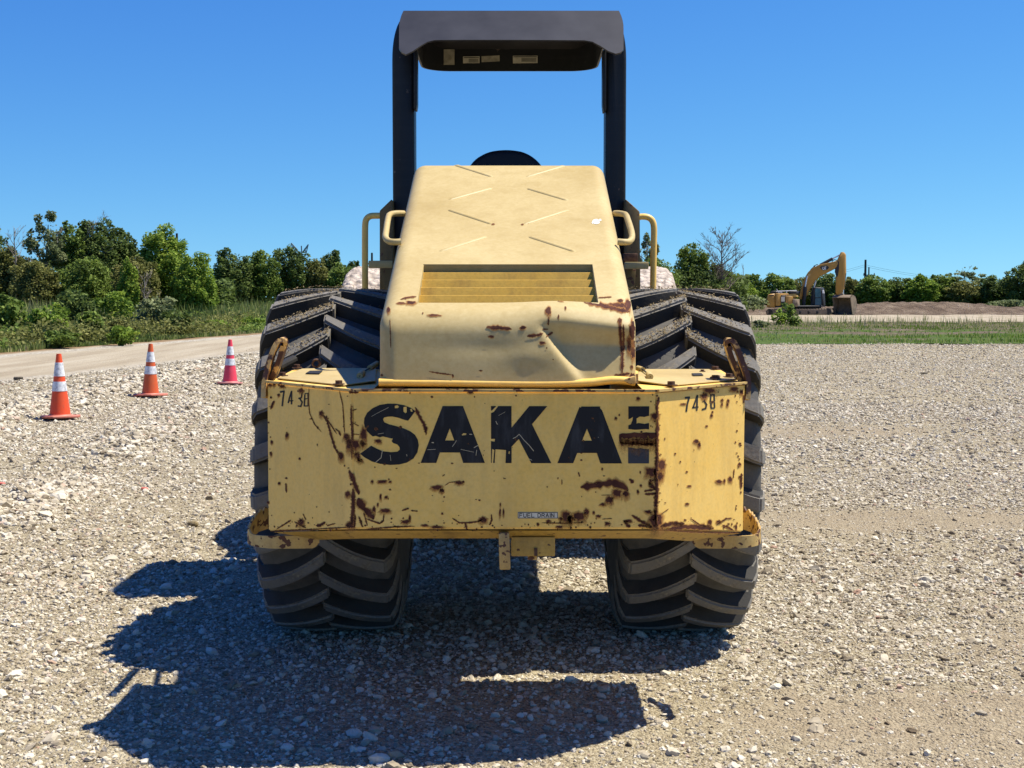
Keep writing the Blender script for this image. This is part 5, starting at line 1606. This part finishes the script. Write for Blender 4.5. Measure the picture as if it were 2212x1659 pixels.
strokes('scratches', [(7, [(250,1012),(318,955),(325,915),(335,860)]), (6, [(1205,815),(1235,775),(1255,740)]), (7, [(1960,715),(2000,695),(2036,662)]), (7, [(2036,662),(2100,740),(2160,800),(2215,870)]),
    (10, [(950,765),(972,768)]), (8, [(1475,830),(1525,800)]), (6, [(1498,925),(1508,860)]), (8, [(1418,662),(1448,664)]), (4, [(1310,850),(1400,870),(1470,885)]), (6, [(1745,500),(1765,540)]),
    (5, [(280,660),(350,648)]), (4, [(200,440),(300,385),(410,330)]), (4, [(430,920),(440,990)]), (5, [(636,912),(640,935)]), (4, [(895,855),(995,850)]), (6, [(2160,970),(2195,985)]), (3, [(1780,430),(1860,385)]), (5, [(3018,700),(3025,700)])], 5, MAT['scratch'], mapA(.0016))
cL, cR = crop(950, 1400, 2.073), crop(2000, 1400, 2.073)
def mL(off): return lambda x, y: on_plane(*cL(x, y), CTL, nL) + nL * off
def mR(off): return lambda x, y: on_plane(*cR(x, y), CTR, nR) + nR * off
def mLC(off): return lambda x, y: on_plane(*cL(x, y), CTL, nC) + nC * off
def mRC(off): return lambda x, y: on_plane(*cR(x, y), CTR, nC) + nC * off
def side_auto(cropf, off, left):
    """wing or centre plate, whichever the point lies on"""
    def f(x, y):
        px, py = cropf(x, y)
        xl = 760 + 4 * (py - 845) / 300
        if px < xl: return on_plane(px, py, CTL, nL) + nL * off
        if px > 1419.5: return on_plane(px, py, CTR, nR) + nR * off
        return on_plane(px, py, CTL, nC) + nC * off
    return f
for dg in ([(15, [(322,297),(350,292)]), (13, [(350,292),(342,350),(336,410)])],
           [(13, [(412,292),(395,345),(386,385)]), (12, [(412,300),(411,395)]), (9, [(386,372),(424,368)])],
           [(13, [(462,290),(500,290)]), (12, [(500,290),(492,345),(470,350)]), (12, [(478,350),(498,380),(488,415),(466,412)])],
           [(12, [(520,320),(516,412)]), (11, [(545,310),(546,345)]), (9, [(522,355),(545,350)]), (8, [(522,312),(545,308)]), (11, [(547,360),(546,408)]), (10, [(520,412),(544,412)])]):
    strokes('digit', dg, 12, MAT['stencil'], mL(.001))
for dg in ([(17, [(1448,345),(1480,342)]), (14, [(1476,350),(1462,400),(1455,455)])],
           [(13, [(1545,325),(1510,425)]), (14, [(1545,330),(1540,445)]), (12, [(1505,425),(1550,420)])],
           [(14, [(1580,330),(1600,318),(1612,340),(1602,368)]), (14, [(1602,372),(1620,400),(1612,432),(1585,440)]), (9, [(1588,375),(1600,372)])],
           [(13, [(1655,325),(1652,370)]), (13, [(1682,320),(1684,370)]), (12, [(1655,322),(1682,320)]), (11, [(1655,378),(1682,376)]), (13, [(1655,385),(1658,425)]), (12, [(1684,385),(1686,422)]), (12, [(1658,430),(1684,428)])]):
    strokes('digit', dg, 12, MAT['stencil'], mR(.001))
# FUEL DRAIN sticker
fd0, fd1 = (1118.5, 1106), (1205.5, 1120)
st = flat('sticker', [fd0, (fd1[0], fd0[1]), fd1, (fd0[0], fd1[1])], MAT['sticker'], mC(.0010))
bx = [(1119.5, 1107), (1204.5, 1107), (1204.5, 1119), (1119.5, 1119), (1119.5, 1107)]
strokes('sticker_border', [bx], 1.1, MAT['letter'], mC(.0016), st)
GL = {'F': [[(0,0),(0,6)],[(0,0),(4,0)],[(0,2.9),(3.4,2.9)]], 'U': [[(0,0),(0,4.6),(1.2,6),(3,6),(4.2,4.6),(4.2,0)]], 'E': [[(0,0),(0,6)],[(0,0),(4,0)],[(0,2.9),(3.6,2.9)],[(0,6),(4,6)]], 'L': [[(0,0),(0,6),(4,6)]],
      'D': [[(0,0),(0,6),(2.4,6),(4.2,4.4),(4.2,1.6),(2.4,0),(0,0)]], 'R': [[(0,6),(0,0),(3.2,0),(4.2,1.5),(3.2,3),(0,3)],[(2.2,3),(4.3,6)]], 'A': [[(0,6),(2.2,0),(4.4,6)],[(.9,4),(3.5,4)]], 'I': [[(.6,0),(.6,6)]], 'N': [[(0,6),(0,0),(4.2,6),(4.2,0)]]}
xx_ = 1122.5; lines = []
for ch in 'FUEL DRAIN':
    if ch == ' ': xx_ += 5; continue
    for ln in GL[ch]: lines.append([(xx_ + a * 1.38, 1109 + b * 1.33) for a, b in ln])
    xx_ += 3.4 if ch == 'I' else 8.6
strokes('sticker_text', lines, 1.35, MAT['letter'], mC(.0016), st)

# --- rust wear
class Wear:
    def __init__(s, mapf, seed): s.bm = bmesh.new(); s.fl = s.bm.verts.layers.float.new('fade'); s.f = mapf; s.r = random.Random(seed)
    def v(s, x, y, fade):
        p = s.f(x, y)
        if p is None: return None
        w = s.bm.verts.new(p); w[s.fl] = fade; return w
    def face(s, vv):
        if None in vv: return
        try: s.bm.faces.new(vv)
        except ValueError: pass
    def blob(s, x, y, rx, ry, halo=1.5, drip=0.0, rot=0.0, core=1.0):
        n_ = 16; R = s.r; prev = None; c, sn = math.cos(rot), math.sin(rot)
        ph = [R.uniform(.72, 1.2) for _ in range(n_)]
        cen = s.v(x, y, core)
        rings = []
        for k, (sc, fd) in enumerate(((.62, core), (1.0, .52 * core), (halo, 0.0))):
            rg = []
            for i in range(n_):
                a = 2 * math.pi * i / n_; q = ph[i] * sc
                dx, dy = math.cos(a) * rx * q, math.sin(a) * ry * q
                if k == 2 and dy > 0: dy += drip * ry
                rg.append(s.v(x + dx * c - dy * sn, y + dx * sn + dy * c, fd))
            rings.append(rg)
        for i in range(n_):
            j = (i + 1) % n_
            s.face([cen, rings[0][i], rings[0][j]])
            for k in range(2): s.face([rings[k][i], rings[k + 1][i], rings[k + 1][j], rings[k][j]])
        return s
    def line(s, pts, w, halo=1.9, core=1.0, taper=True):
        R = s.r; q = [Vector(p) for p in pts]; P_ = []
        for a, b in zip(q[:-1], q[1:]):
            k = max(2, int((b - a).length / max(8, w * .5)))
            P_ += [a.lerp(b, t / k) for t in range(k)]
        P_.append(q[-1]); m_ = len(P_); rows_ = []
        for i, p in enumerate(P_):
            d = (P_[min(i + 1, m_ - 1)] - P_[max(i - 1, 0)]).normalized(); n2 = Vector((-d.y, d.x))
            t = i / (m_ - 1); e = min(1, 6 * t + .15, 6 * (1 - t) + .15) if taper else 1
            hw = w * .5 * R.uniform(.6, 1.3) * e
            p = p + n2 * R.uniform(-.12, .12) * w
            hl = hw * halo + 2
            rows_.append([s.v(*(p + n2 * o), fd) for o, fd in ((-hl, 0), (-hw, .52 * core), (0, core), (hw, .52 * core), (hl, 0))])
        for a, b in zip(rows_[:-1], rows_[1:]):
            for j in range(4): s.face([a[j], a[j + 1], b[j + 1], b[j]])
        return s
    def poly(s, pts, fade=1.3):
        cx_, cy_ = sum(p[0] for p in pts) / len(pts), sum(p[1] for p in pts) / len(pts)
        c = s.v(cx_, cy_, fade); r1 = [s.v(cx_ + (x - cx_) * .96, cy_ + (y - cy_) * .9, fade) for x, y in pts]; r2 = [s.v(x, y, .52) for x, y in pts]
        for i in range(len(pts)):
            j = (i + 1) % len(pts); s.face([c, r1[i], r1[j]]); s.face([r1[i], r2[i], r2[j], r1[j]])
        return s
    def build(s, name, parent):
        s.bm.transform(Matrix.Translation(-WORLD[rr.name]))
        me = bpy.data.meshes.new(name); s.bm.to_mesh(me); s.bm.free()
        o = link(name, me, MAT['rust'], parent); o['kind'] = 'stuff'; return o

w = Wear(side_auto(cL, .0014, True), 3)
for pts_, wd in (([(898,395),(900,520),(908,620),(905,720),(905,850)], 10), ([(880,935),(910,1000),(935,1070),(962,1135)], 27), ([(912,1085),(915,1200),(905,1400)], 22), ([(950,1165),(1000,1245),(1055,1295),(1085,1335)], 44),
    ([(655,465),(705,540),(735,650),(770,760),(815,835)], 13), ([(680,490),(730,560),(782,640)], 6), ([(555,265),(550,370),(560,470),(600,560),(657,625)], 5), ([(800,280),(830,400),(846,645)], 5),
    ([(272,368),(240,440)], 12), ([(366,1040),(370,1120)], 10), ([(290,1418),(410,1342)], 9), ([(435,1355),(530,1408)], 8), ([(610,1388),(650,1385),(690,1358)], 15), ([(505,1290),(530,1342)], 5), ([(700,1390),(770,1370)], 8),
    ([(1165,1290),(1160,1350),(1130,1370),(1070,1350),(1020,1330)], 9), ([(1310,1265),(1370,1245)], 8), ([(1385,1265),(1442,1270)], 7), ([(1660,1062),(1700,1035),(1758,1030)], 4), ([(1720,1325),(1780,1365),(1850,1365),(1930,1355),(1980,1330)], 10),
    ([(2042,1295),(2045,1340),(2028,1385)], 9), ([(1420,420),(1450,490),(1485,545),(1505,600),(1509,650)], 20), ([(880,296),(960,300)], 16), ([(300,235),(340,262)], 10), ([(1000,1280),(1030,1390)], 8), ([(905,450),(945,435)], 5), ([(905,545),(960,575)], 5), ([(905,640),(965,645)], 5), ([(1640,985),(1662,970)], 4),
    ([(1830,1370),(1840,1425)], 14), ([(930,1300),(925,1400)], 12), ([(960,1310),(990,1400)], 12), ([(240,1430),(560,1420),(890,1400)], 7), ([(1010,1418),(1240,1400),(1420,1392)], 8), ([(770,595),(800,620),(812,655)], 10)):
    w.line(pts_, wd)
for (x, y, rx, ry) in ((655,470,15,18),(815,815,22,25),(860,662,20,24),(882,720,22,38),(930,722,27,32),(1000,640,22,46),(990,720,18,20),(945,815,22,22),(970,855,22,14),(375,650,12,18),(490,1358,22,22),(1150,1028,36,9),(1215,1030,10,8),(1068,1028,9,10),(1137,1150,8,18),(1182,1155,14,9),
    (1175,1265,35,14),(1085,1255,12,18),(1600,1075,38,16),(1640,1102,18,14),(1780,1037,25,12),(2112,1275,7,24),(2140,1275,6,20),(1118,697,20,12),(870,1130,18,18),(890,1385,30,20),(1970,1340,30,18),(1340,1355,30,12),(1375,1325,8,18),(306,322,9,9),(250,705,8,12),(245,800,9,14),(310,1040,9,8),(235,240,14,10),(340,250,18,9),(1600,1400,40,10),(1870,300,20,7),(1500,1385,22,8),(1115,1215,6,10),(2115,1215,5,12),(490,285,18,14),(270,235,9,12)):
    w.blob(x, y, rx, ry, 1.8, 1.4)
R_ = random.Random(11)
for k in range(150):
    x, y = R_.uniform(215, 2150), R_.uniform(290, 1400)
    b_ = R_.random()
    if b_ < .45: y = 1425 - abs(R_.gauss(0, 45))
    elif b_ < .62: x = 905 + R_.gauss(0, 30)
    elif b_ < .70: x = 220 + abs(R_.gauss(0, 18))
    s_ = R_.uniform(1.5, 6.5); w.blob(x, y, s_ * R_.uniform(.6, 1.8), s_ * R_.uniform(.6, 1.6), 1.5, .6)
w.build('rust_marks', bump_ob)

w = Wear(side_auto(cR, .0014, False), 5)
w2 = [([(1232,335),(1215,420),(1222,500)], 16), ([(1222,500),(1215,700),(1215,900),(1207,1000),(1215,1100),(1205,1250),(1212,1395)], 24), ([(1150,1035),(1198,1092)], 27), ([(1110,1108),(1200,1092)], 14), ([(1115,1132),(1212,1126)], 13), ([(990,1005),(1025,1040)], 18),
    ([(592,1075),(700,1060),(800,1042),(870,1042),(930,1062),(980,1105)], 46), ([(275,1365),(440,1368),(620,1364)], 6), ([(1010,1300),(1080,1350),(1165,1392)], 20), ([(945,1345),(975,1385),(1000,1400)], 18), ([(1240,1398),(1330,1372),(1420,1384)], 26), ([(1300,1415),(1450,1398),(1560,1400),(1680,1412)], 34), ([(1490,1332),(1570,1385),(1672,1395)], 10), ([(1745,1383),(1800,1405),(1842,1428)], 11), ([(1330,1362),(1440,1376)], 22),
    ([(1700,1382),(1780,1330),(1830,1328)], 9), ([(1845,925),(1838,1000)], 6), ([(1240,1300),(1310,1250)], 4), ([(770,1335),(850,1330)], 4), ([(1240,1420),(1500,1440),(1880,1450)], 8), ([(1905,960),(1900,1090)], 16), ([(1925,320),(1922,390)], 12), ([(760,1140),(840,1137)], 3), ([(440,1010),(440,1055)], 6), ([(575,950),(585,990)], 6), ([(1060,1385),(1130,1392),(1180,1400)], 18)]
for pts_, wd in w2: w.line(pts_, wd)
# the broad scrape that cuts through the last letter
for k in range(10):
    w.blob(930 + k * 30, 712 + R_.uniform(-3, 6), 20, R_.uniform(18, 34), 1.7, 2.0, 0, .5)
CB_ = lambda x, y: ((x / 3.16) * 2.073, (150 + y / 3.16) * 2.073)
w.poly([CB_(*q) for q in ((1380,540),(1385,505),(1420,492),(1475,494),(1530,490),(1570,480),(1610,486),(1650,490),(1720,480),(1780,486),(1845,485),(1850,530),(1846,570),(1830,630),(1790,650),(1745,646),(1700,650),(1640,630),(1600,636),(1560,635),(1500,628),(1450,628),(1400,625),(1384,590))])
for (x, y, rx, ry) in ((1202,492,32,24),(1205,1340,48,52),(1255,890,26,34),(1170,950,48,28),(1242,985,24,30),(890,1122,34,26),(962,1125,22,24),(830,1175,28,25),(480,1312,34,36),(510,1330,22,26),(575,1312,42,28),(640,1275,18,22),(1148,1275,25,12),(775,1215,22,10),(1062,350,14,10),(1720,1028,22,12),(1765,1022,8,14),(1810,1010,14,16),(1535,700,18,14),(1560,725,10,18),(1660,490,12,10),(1666,460,6,8),(1618,575,9,6),(1888,885,11,12),(1845,275,28,14),(1480,1065,16,6),
    (1405,865,5,6),(1363,800,6,6),(1645,1360,15,17),(1640,285,38,15),(1600,330,20,18),(1748,365,8,10),(1795,370,9,12),(1745,400,7,12),(1790,400,8,14),(880,510,8,9),(1860,1400,8,16),(1720,1355,22,10),(810,1370,18,12),(420,1398,22,8),(330,1350,16,10),(430,1330,14,10),(1080,950,6,8),(770,925,6,7),(980,1350,30,10),(1460,1210,14,7),(1060,1110,8,12),(1085,1060,8,8),(1160,1025,12,14),(700,1280,8,10),(740,1310,18,8),(1430,395,20,6),(1905,300,12,16)):
    w.blob(x, y, rx, ry, 1.8, 1.4)
for k in range(190):
    x, y = R_.uniform(20, 1900), R_.uniform(290, 1420)
    b_ = R_.random()
    if b_ < .35: y = 1415 - abs(R_.gauss(0, 45))
    elif b_ < .55: x = 1215 + R_.gauss(0, 35)
    elif b_ < .66: x = 1900 - abs(R_.gauss(0, 25))
    elif b_ < .76: x, y = R_.uniform(1560, 1900), R_.uniform(260, 420)
    s_ = R_.uniform(1.5, 6.5); w.blob(x, y, s_ * R_.uniform(.6, 1.8), s_ * R_.uniform(.6, 1.6), 1.5, .6)
w.build('rust_marks', bump_ob)

w = Wear(lambda x, y: on_hood(*c2(x, y), .0018), 9)
for pts_, wd in (([(1555,966),(1640,980),(1720,1002),(1790,1020),(1850,1030)], 26), ([(1700,990),(1780,985),(1830,1000)], 26), ([(1786,1075),(1790,1180),(1803,1300),(1800,1430)], 15), ([(1810,1110),(1812,1290)], 9), ([(1330,1060),(1325,1115)], 8), ([(372,950),(420,938),(475,933)], 9), ([(925,1128),(1010,1132),(1090,1142)], 19), ([(1188,1186),(1240,1182),(1290,1172)], 15), ([(1310,1190),(1355,1158)], 9),
    ([(555,1414),(620,1425),(705,1436)], 6), ([(233,1240),(233,1330),(232,1440)], 9), ([(1285,1143),(1325,1140)], 6), ([(305,1075),(310,1260)], 3), ([(1640,940),(1735,935)], 5), ([(1386,962),(1430,950)], 9), ([(1750,1440),(1800,1436),(1850,1425)], 14)):
    w.line(pts_, wd)
for (x, y, rx, ry) in ((1835,990,22,34),(1790,960,18,11),(1868,1150,18,58),(1858,1235,24,46),(1870,1290,14,36),(1786,1088,14,16),(1325,1025,20,22),(440,972,32,11),(375,975,28,6),(295,1015,10,18),(590,1052,36,7),(1160,1132,18,10),(1285,1230,18,9),(957,1188,18,7),(710,1440,6,10),(890,1408,10,4),(1408,955,18,8),(970,464,9,4),(1195,456,5,3),(1158,466,7,4),(1862,1385,8,10),(1866,1445,16,20),(1315,1262,4,4),(1356,1336,4,3),(1436,1005,6,9),(1392,1062,5,12),(516,1038,4,4),(253,1436,6,6)):
    w.blob(x, y, rx, ry, 1.5, 1.0)
w.build('rust_marks', hood_ob)
bm = bmesh.new()
for (x, y, r_) in ((1635, 448, 24), (1660, 438, 10), (1612, 456, 8)):
    bm.faces.new([bm.verts.new(on_hood(*c2(x + math.cos(a) * r_ * R_.uniform(.6, 1.1), y + math.sin(a) * r_ * .7), .0015) - WORLD[rr.name]) for a in np.linspace(6.28, 0, 11)[:-1]])
me = bpy.data.meshes.new('bird_dropping'); bm.to_mesh(me); bm.free(); link('bird_dropping', me, MAT['white'], hood_ob)

# --- roll over frame
def post(x0, x1, Y, sx):
    """channel post with a rounded outer shoulder at its head"""
    mb = MB(); xo = P(x0, 300, Y).x; xi = P(x1, 300, Y).x; zt = P(1100, 24, Y).z
    pts_ = [Vector((xi, Y, 1.15)), Vector((xi, Y, zt - .010)), Vector((xo - sx * .075, Y, zt - .010))]
    for a in np.linspace(90, 0, 9):
        pts_.append(Vector((xo - sx * .075 + sx * .075 * math.cos(math.radians(a)), Y, zt - .235 + .225 * math.sin(math.radians(a)))))
    pts_.append(Vector((xo, Y, 1.15)))
    mb.prism([q + Vector((0, .07, 0)) for q in pts_], (0, .18, 0), .018, 3)
    return mb.build('frame_post', MAT['black'], rr, 40)
RY = 7.42
post(845, 893, RY, -1); post(1355, 1310, RY, 1)
for (a, b, yb) in ((893.5, 901, 237), (1309.5, 1302, 241)):
    MB().prism([P(a, 108, RY), P(b, 108, RY), P(b, 225, RY), P(b + (a - b) * .25, yb, RY), P(a, yb - 2, RY)], (0, .10, 0), .003).build('post_gusset', MAT['black'], rr, 30)
# canopy: sheet rolled down at the rear
prof = [(P(1100, 22.5, 7.47).z, 7.47)]
def canopy():
    zt = P(1100, 22.5, 7.47).z
    def pt(x, y, Y): return P(x, y, Y)
    low = [(862, 104), (868, 113), (877, 117.5), (892, 110), (908, 99), (924, 90), (940, 86.5), (1000, 86), (1100, 86), (1200, 86.5), (1262, 87), (1280, 90), (1297, 99), (1314, 110), (1330, 116), (1341, 113), (1347, 106)]
    bm = bmesh.new(); nrow = 9; grid_ = []
    for (lx, ly) in low:
        col = []
        for k in range(nrow):
            t = k / (nrow - 1)
            y_img = 23 + (ly - 23) * t
            tt = (y_img - 23) / 95
            Y = 7.47 - .26 * tt ** 1.0 + .05 * (1 - tt) * 0
            x_ = lx + (1100 - lx) * 0.040 * (1 - min(1, t / .45)) ** 2
            col.append(pt(x_, y_img, Y))
        grid_.append([bm.verts.new(p) for p in col])
    for i in range(len(grid_) - 1):
        for j in range(nrow - 1):
            bm.faces.new((grid_[i][j], grid_[i + 1][j], grid_[i + 1][j + 1], grid_[i][j + 1]))
    # roof sheet forward
    top0 = [g_[0].co.copy() for g_ in grid_]
    prev = [g_[0] for g_ in grid_]
    for (Y, dz) in ((7.56, .008), (7.75, .012), (8.1, .006), (8.24, -.012), (8.30, -.055)):
        row = [bm.verts.new((p.x, Y, zt + dz)) for p in top0]
        for i in range(len(row) - 1): bm.faces.new((prev[i], row[i], row[i + 1], prev[i + 1]))
        prev = row
    bmesh.ops.recalc_face_normals(bm, faces=bm.faces)
    r_ = bmesh.ops.solidify(bm, geom=bm.faces[:], thickness=.009)
    bm.transform(Matrix.Translation(-WORLD[rr.name]))
    me = bpy.data.meshes.new('canopy'); bm.to_mesh(me); bm.free()
    me.polygons.foreach_set("use_smooth", np.ones(len(me.polygons), dtype=bool)); me.set_sharp_from_angle(angle=math.radians(40))
    o = link('canopy', me, MAT['canopy'], rr)
    # skirt below the roof: sides and front
    zl = P(1100, 152, 8.30).z; xl, xr = P(903, 140, 7.9).x, P(1298, 140, 7.9).x
    pl = [(xl, 7.46), (xl, 7.9)] + [(xl + .16 - .16 * math.cos(a), 8.14 + .16 * math.sin(a)) for a in np.linspace(0, math.pi / 2, 8)]
    pl += [(xr - .16 + .16 * math.sin(a), 8.14 + .16 * math.cos(a)) for a in np.linspace(0, math.pi / 2, 8)] + [(xr, 7.9), (xr, 7.46)]
    mb = MB(); rows_ = []
    n_ = len(pl)
    for i, q in enumerate(pl):
        a_, b_ = Vector(pl[max(i - 1, 0)]), Vector(pl[min(i + 1, n_ - 1)]); t = (b_ - a_).normalized(); nr = Vector((t.y, -t.x, 0)) * .010
        zlo = zl + .006 * math.cos((i / (n_ - 1) - .5) * math.pi) * -1 + (.02 if i in (0, n_ - 1) else 0)
        z_up = zt - .012
        rows_.append([mb.bm.verts.new(v) for v in (Vector((q[0], q[1], zlo)), Vector((q[0], q[1], z_up)), Vector((q[0], q[1], z_up)) + nr, Vector((q[0], q[1], zlo)) + nr)])
    for a_, b_ in zip(rows_[:-1], rows_[1:]):
        for j in range(4): mb.bm.faces.new((a_[j], a_[(j + 1) % 4], b_[(j + 1) % 4], b_[j]))
    mb.bm.faces.new(rows_[0]); mb.bm.faces.new(rows_[-1][::-1])
    mb.build('canopy_skirt', MAT['black'], o, 40)
    return o
can = canopy()
ct = crop(1400, 0, 1.8433)
for (pts_, mat) in (([(640, 358), (718, 358), (718, 470), (640, 470)], 'sticker_dirty'), ([(780, 410), (900, 408), (900, 457), (780, 459)], 'sticker'), ([(914, 408), (1045, 402), (1046, 444), (915, 451)], 'sticker_dirty'), ([(1142, 404), (1321, 404), (1321, 457), (1142, 459)], 'sticker')):
    f = [P(*ct(*q), 8.282) for q in pts_]
    o = MB().prism(f, (0, .003, 0)).build('sticker', MAT[mat], can)
    if mat == 'sticker':
        x0, x1 = pts_[0][0], pts_[1][0]; y0, y1 = pts_[0][1], pts_[2][1]
        ln = [(5, [(x0 + 6, y0 + 8), (x1 - 6, y0 + 8)])] + [(3, [(x0 + (x1 - x0) * .35, y0 + q), (x1 - 10, y0 + q)]) for q in (20, 27, 34, 41)]
        strokes('sticker_print', ln, 3, MAT['stencil'], lambda x, y: P(*ct(x, y), 8.279), o)

# seat behind the hood
mb = MB()
cx = P(1093, 330, 7.62).x; zt = P(1093, 324, 7.62).z
outl = [(-.235, 1.62), (-.235, zt - .25), (-.215, zt - .12), (-.175, zt - .055), (-.10, zt - .012), (-.02, zt), (.05, zt - .003), (.11, zt - .016), (.175, zt - .06), (.215, zt - .12), (.235, zt - .25), (.235, 1.62)]
mb.prism([Vector((cx + a, 7.58, z_)) for a, z_ in outl], (0, .12, 0), .03, 3)
seat = mb.build('seat', MAT['vinyl'], rr, 50)
MB().box((cx, 7.9, 1.66), (.5, .5, .14), None, .04, 3).build('seat_cushion', MAT['vinyl'], seat, 50)
MB().box((cx, 7.9, 1.42), (.36, .36, .36), None, .02).build('seat_base', MAT['dark'], seat, 50)
# steering column ahead of the seat
mb = MB(); mb.tube([(XC, 8.5, 1.25), (XC, 8.36, 1.95)], .05, 10)
col_ = mb.build('steering_column', MAT['dark'], rr, 50)
cw = Vector((XC, 8.34, 1.97)); mb = MB()
mb.tube([cw + Vector((.19 * math.cos(a), -.10 * math.sin(a) * 1.6 * .9, .12 * math.sin(a) * .5)) for a in np.linspace(0, 2 * math.pi, 25)], .014, 8)
mb.build('steering_wheel', MAT['vinyl'], col_, 60)

# side cabinets, rails, crossbars
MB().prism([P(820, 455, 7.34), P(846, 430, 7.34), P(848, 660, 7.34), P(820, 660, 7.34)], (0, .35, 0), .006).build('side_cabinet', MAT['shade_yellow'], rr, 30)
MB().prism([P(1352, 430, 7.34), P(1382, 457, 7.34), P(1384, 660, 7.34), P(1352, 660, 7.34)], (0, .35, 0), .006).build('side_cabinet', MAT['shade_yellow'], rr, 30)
tubepart('handrail', [P(826, 466, 7.36), P(812, 466, 7.36), P(800, 467, 7.36), P(792, 473, 7.36), P(789, 485, 7.36), P(788.5, 520, 7.36), P(788.5, 600, 7.36), P(789, 690, 7.36)], .0165, MAT['yellow'], rr)
tubepart('handrail', [P(1378, 469, 7.36), P(1390, 468, 7.36), P(1401, 470, 7.36), P(1409, 477, 7.36), P(1412.5, 490, 7.36), P(1412.5, 520, 7.36), P(1411, 600, 7.36), P(1410, 690, 7.36)], .0165, MAT['yellow'], rr)
MB().prism([P(796, 563, 7.2), P(846, 563, 7.2), P(846, 579, 7.2), P(796, 579, 7.2)], (0, .05, 0), .003).build('step_bar', MAT['hood'], rr, 30)
MB().prism([P(1350, 566, 7.2), P(1401, 566, 7.2), P(1401, 581, 7.2), P(1350, 581, 7.2)], (0, .05, 0), .003).build('step_bar', MAT['hood'], rr, 30)
MB().prism([P(1348, 547, 7.25), P(1378, 547, 7.25), P(1378, 565, 7.25), P(1348, 565, 7.25)], (0, .08, 0), .003).build('hinge_block', MAT['bolt'], rr, 30)
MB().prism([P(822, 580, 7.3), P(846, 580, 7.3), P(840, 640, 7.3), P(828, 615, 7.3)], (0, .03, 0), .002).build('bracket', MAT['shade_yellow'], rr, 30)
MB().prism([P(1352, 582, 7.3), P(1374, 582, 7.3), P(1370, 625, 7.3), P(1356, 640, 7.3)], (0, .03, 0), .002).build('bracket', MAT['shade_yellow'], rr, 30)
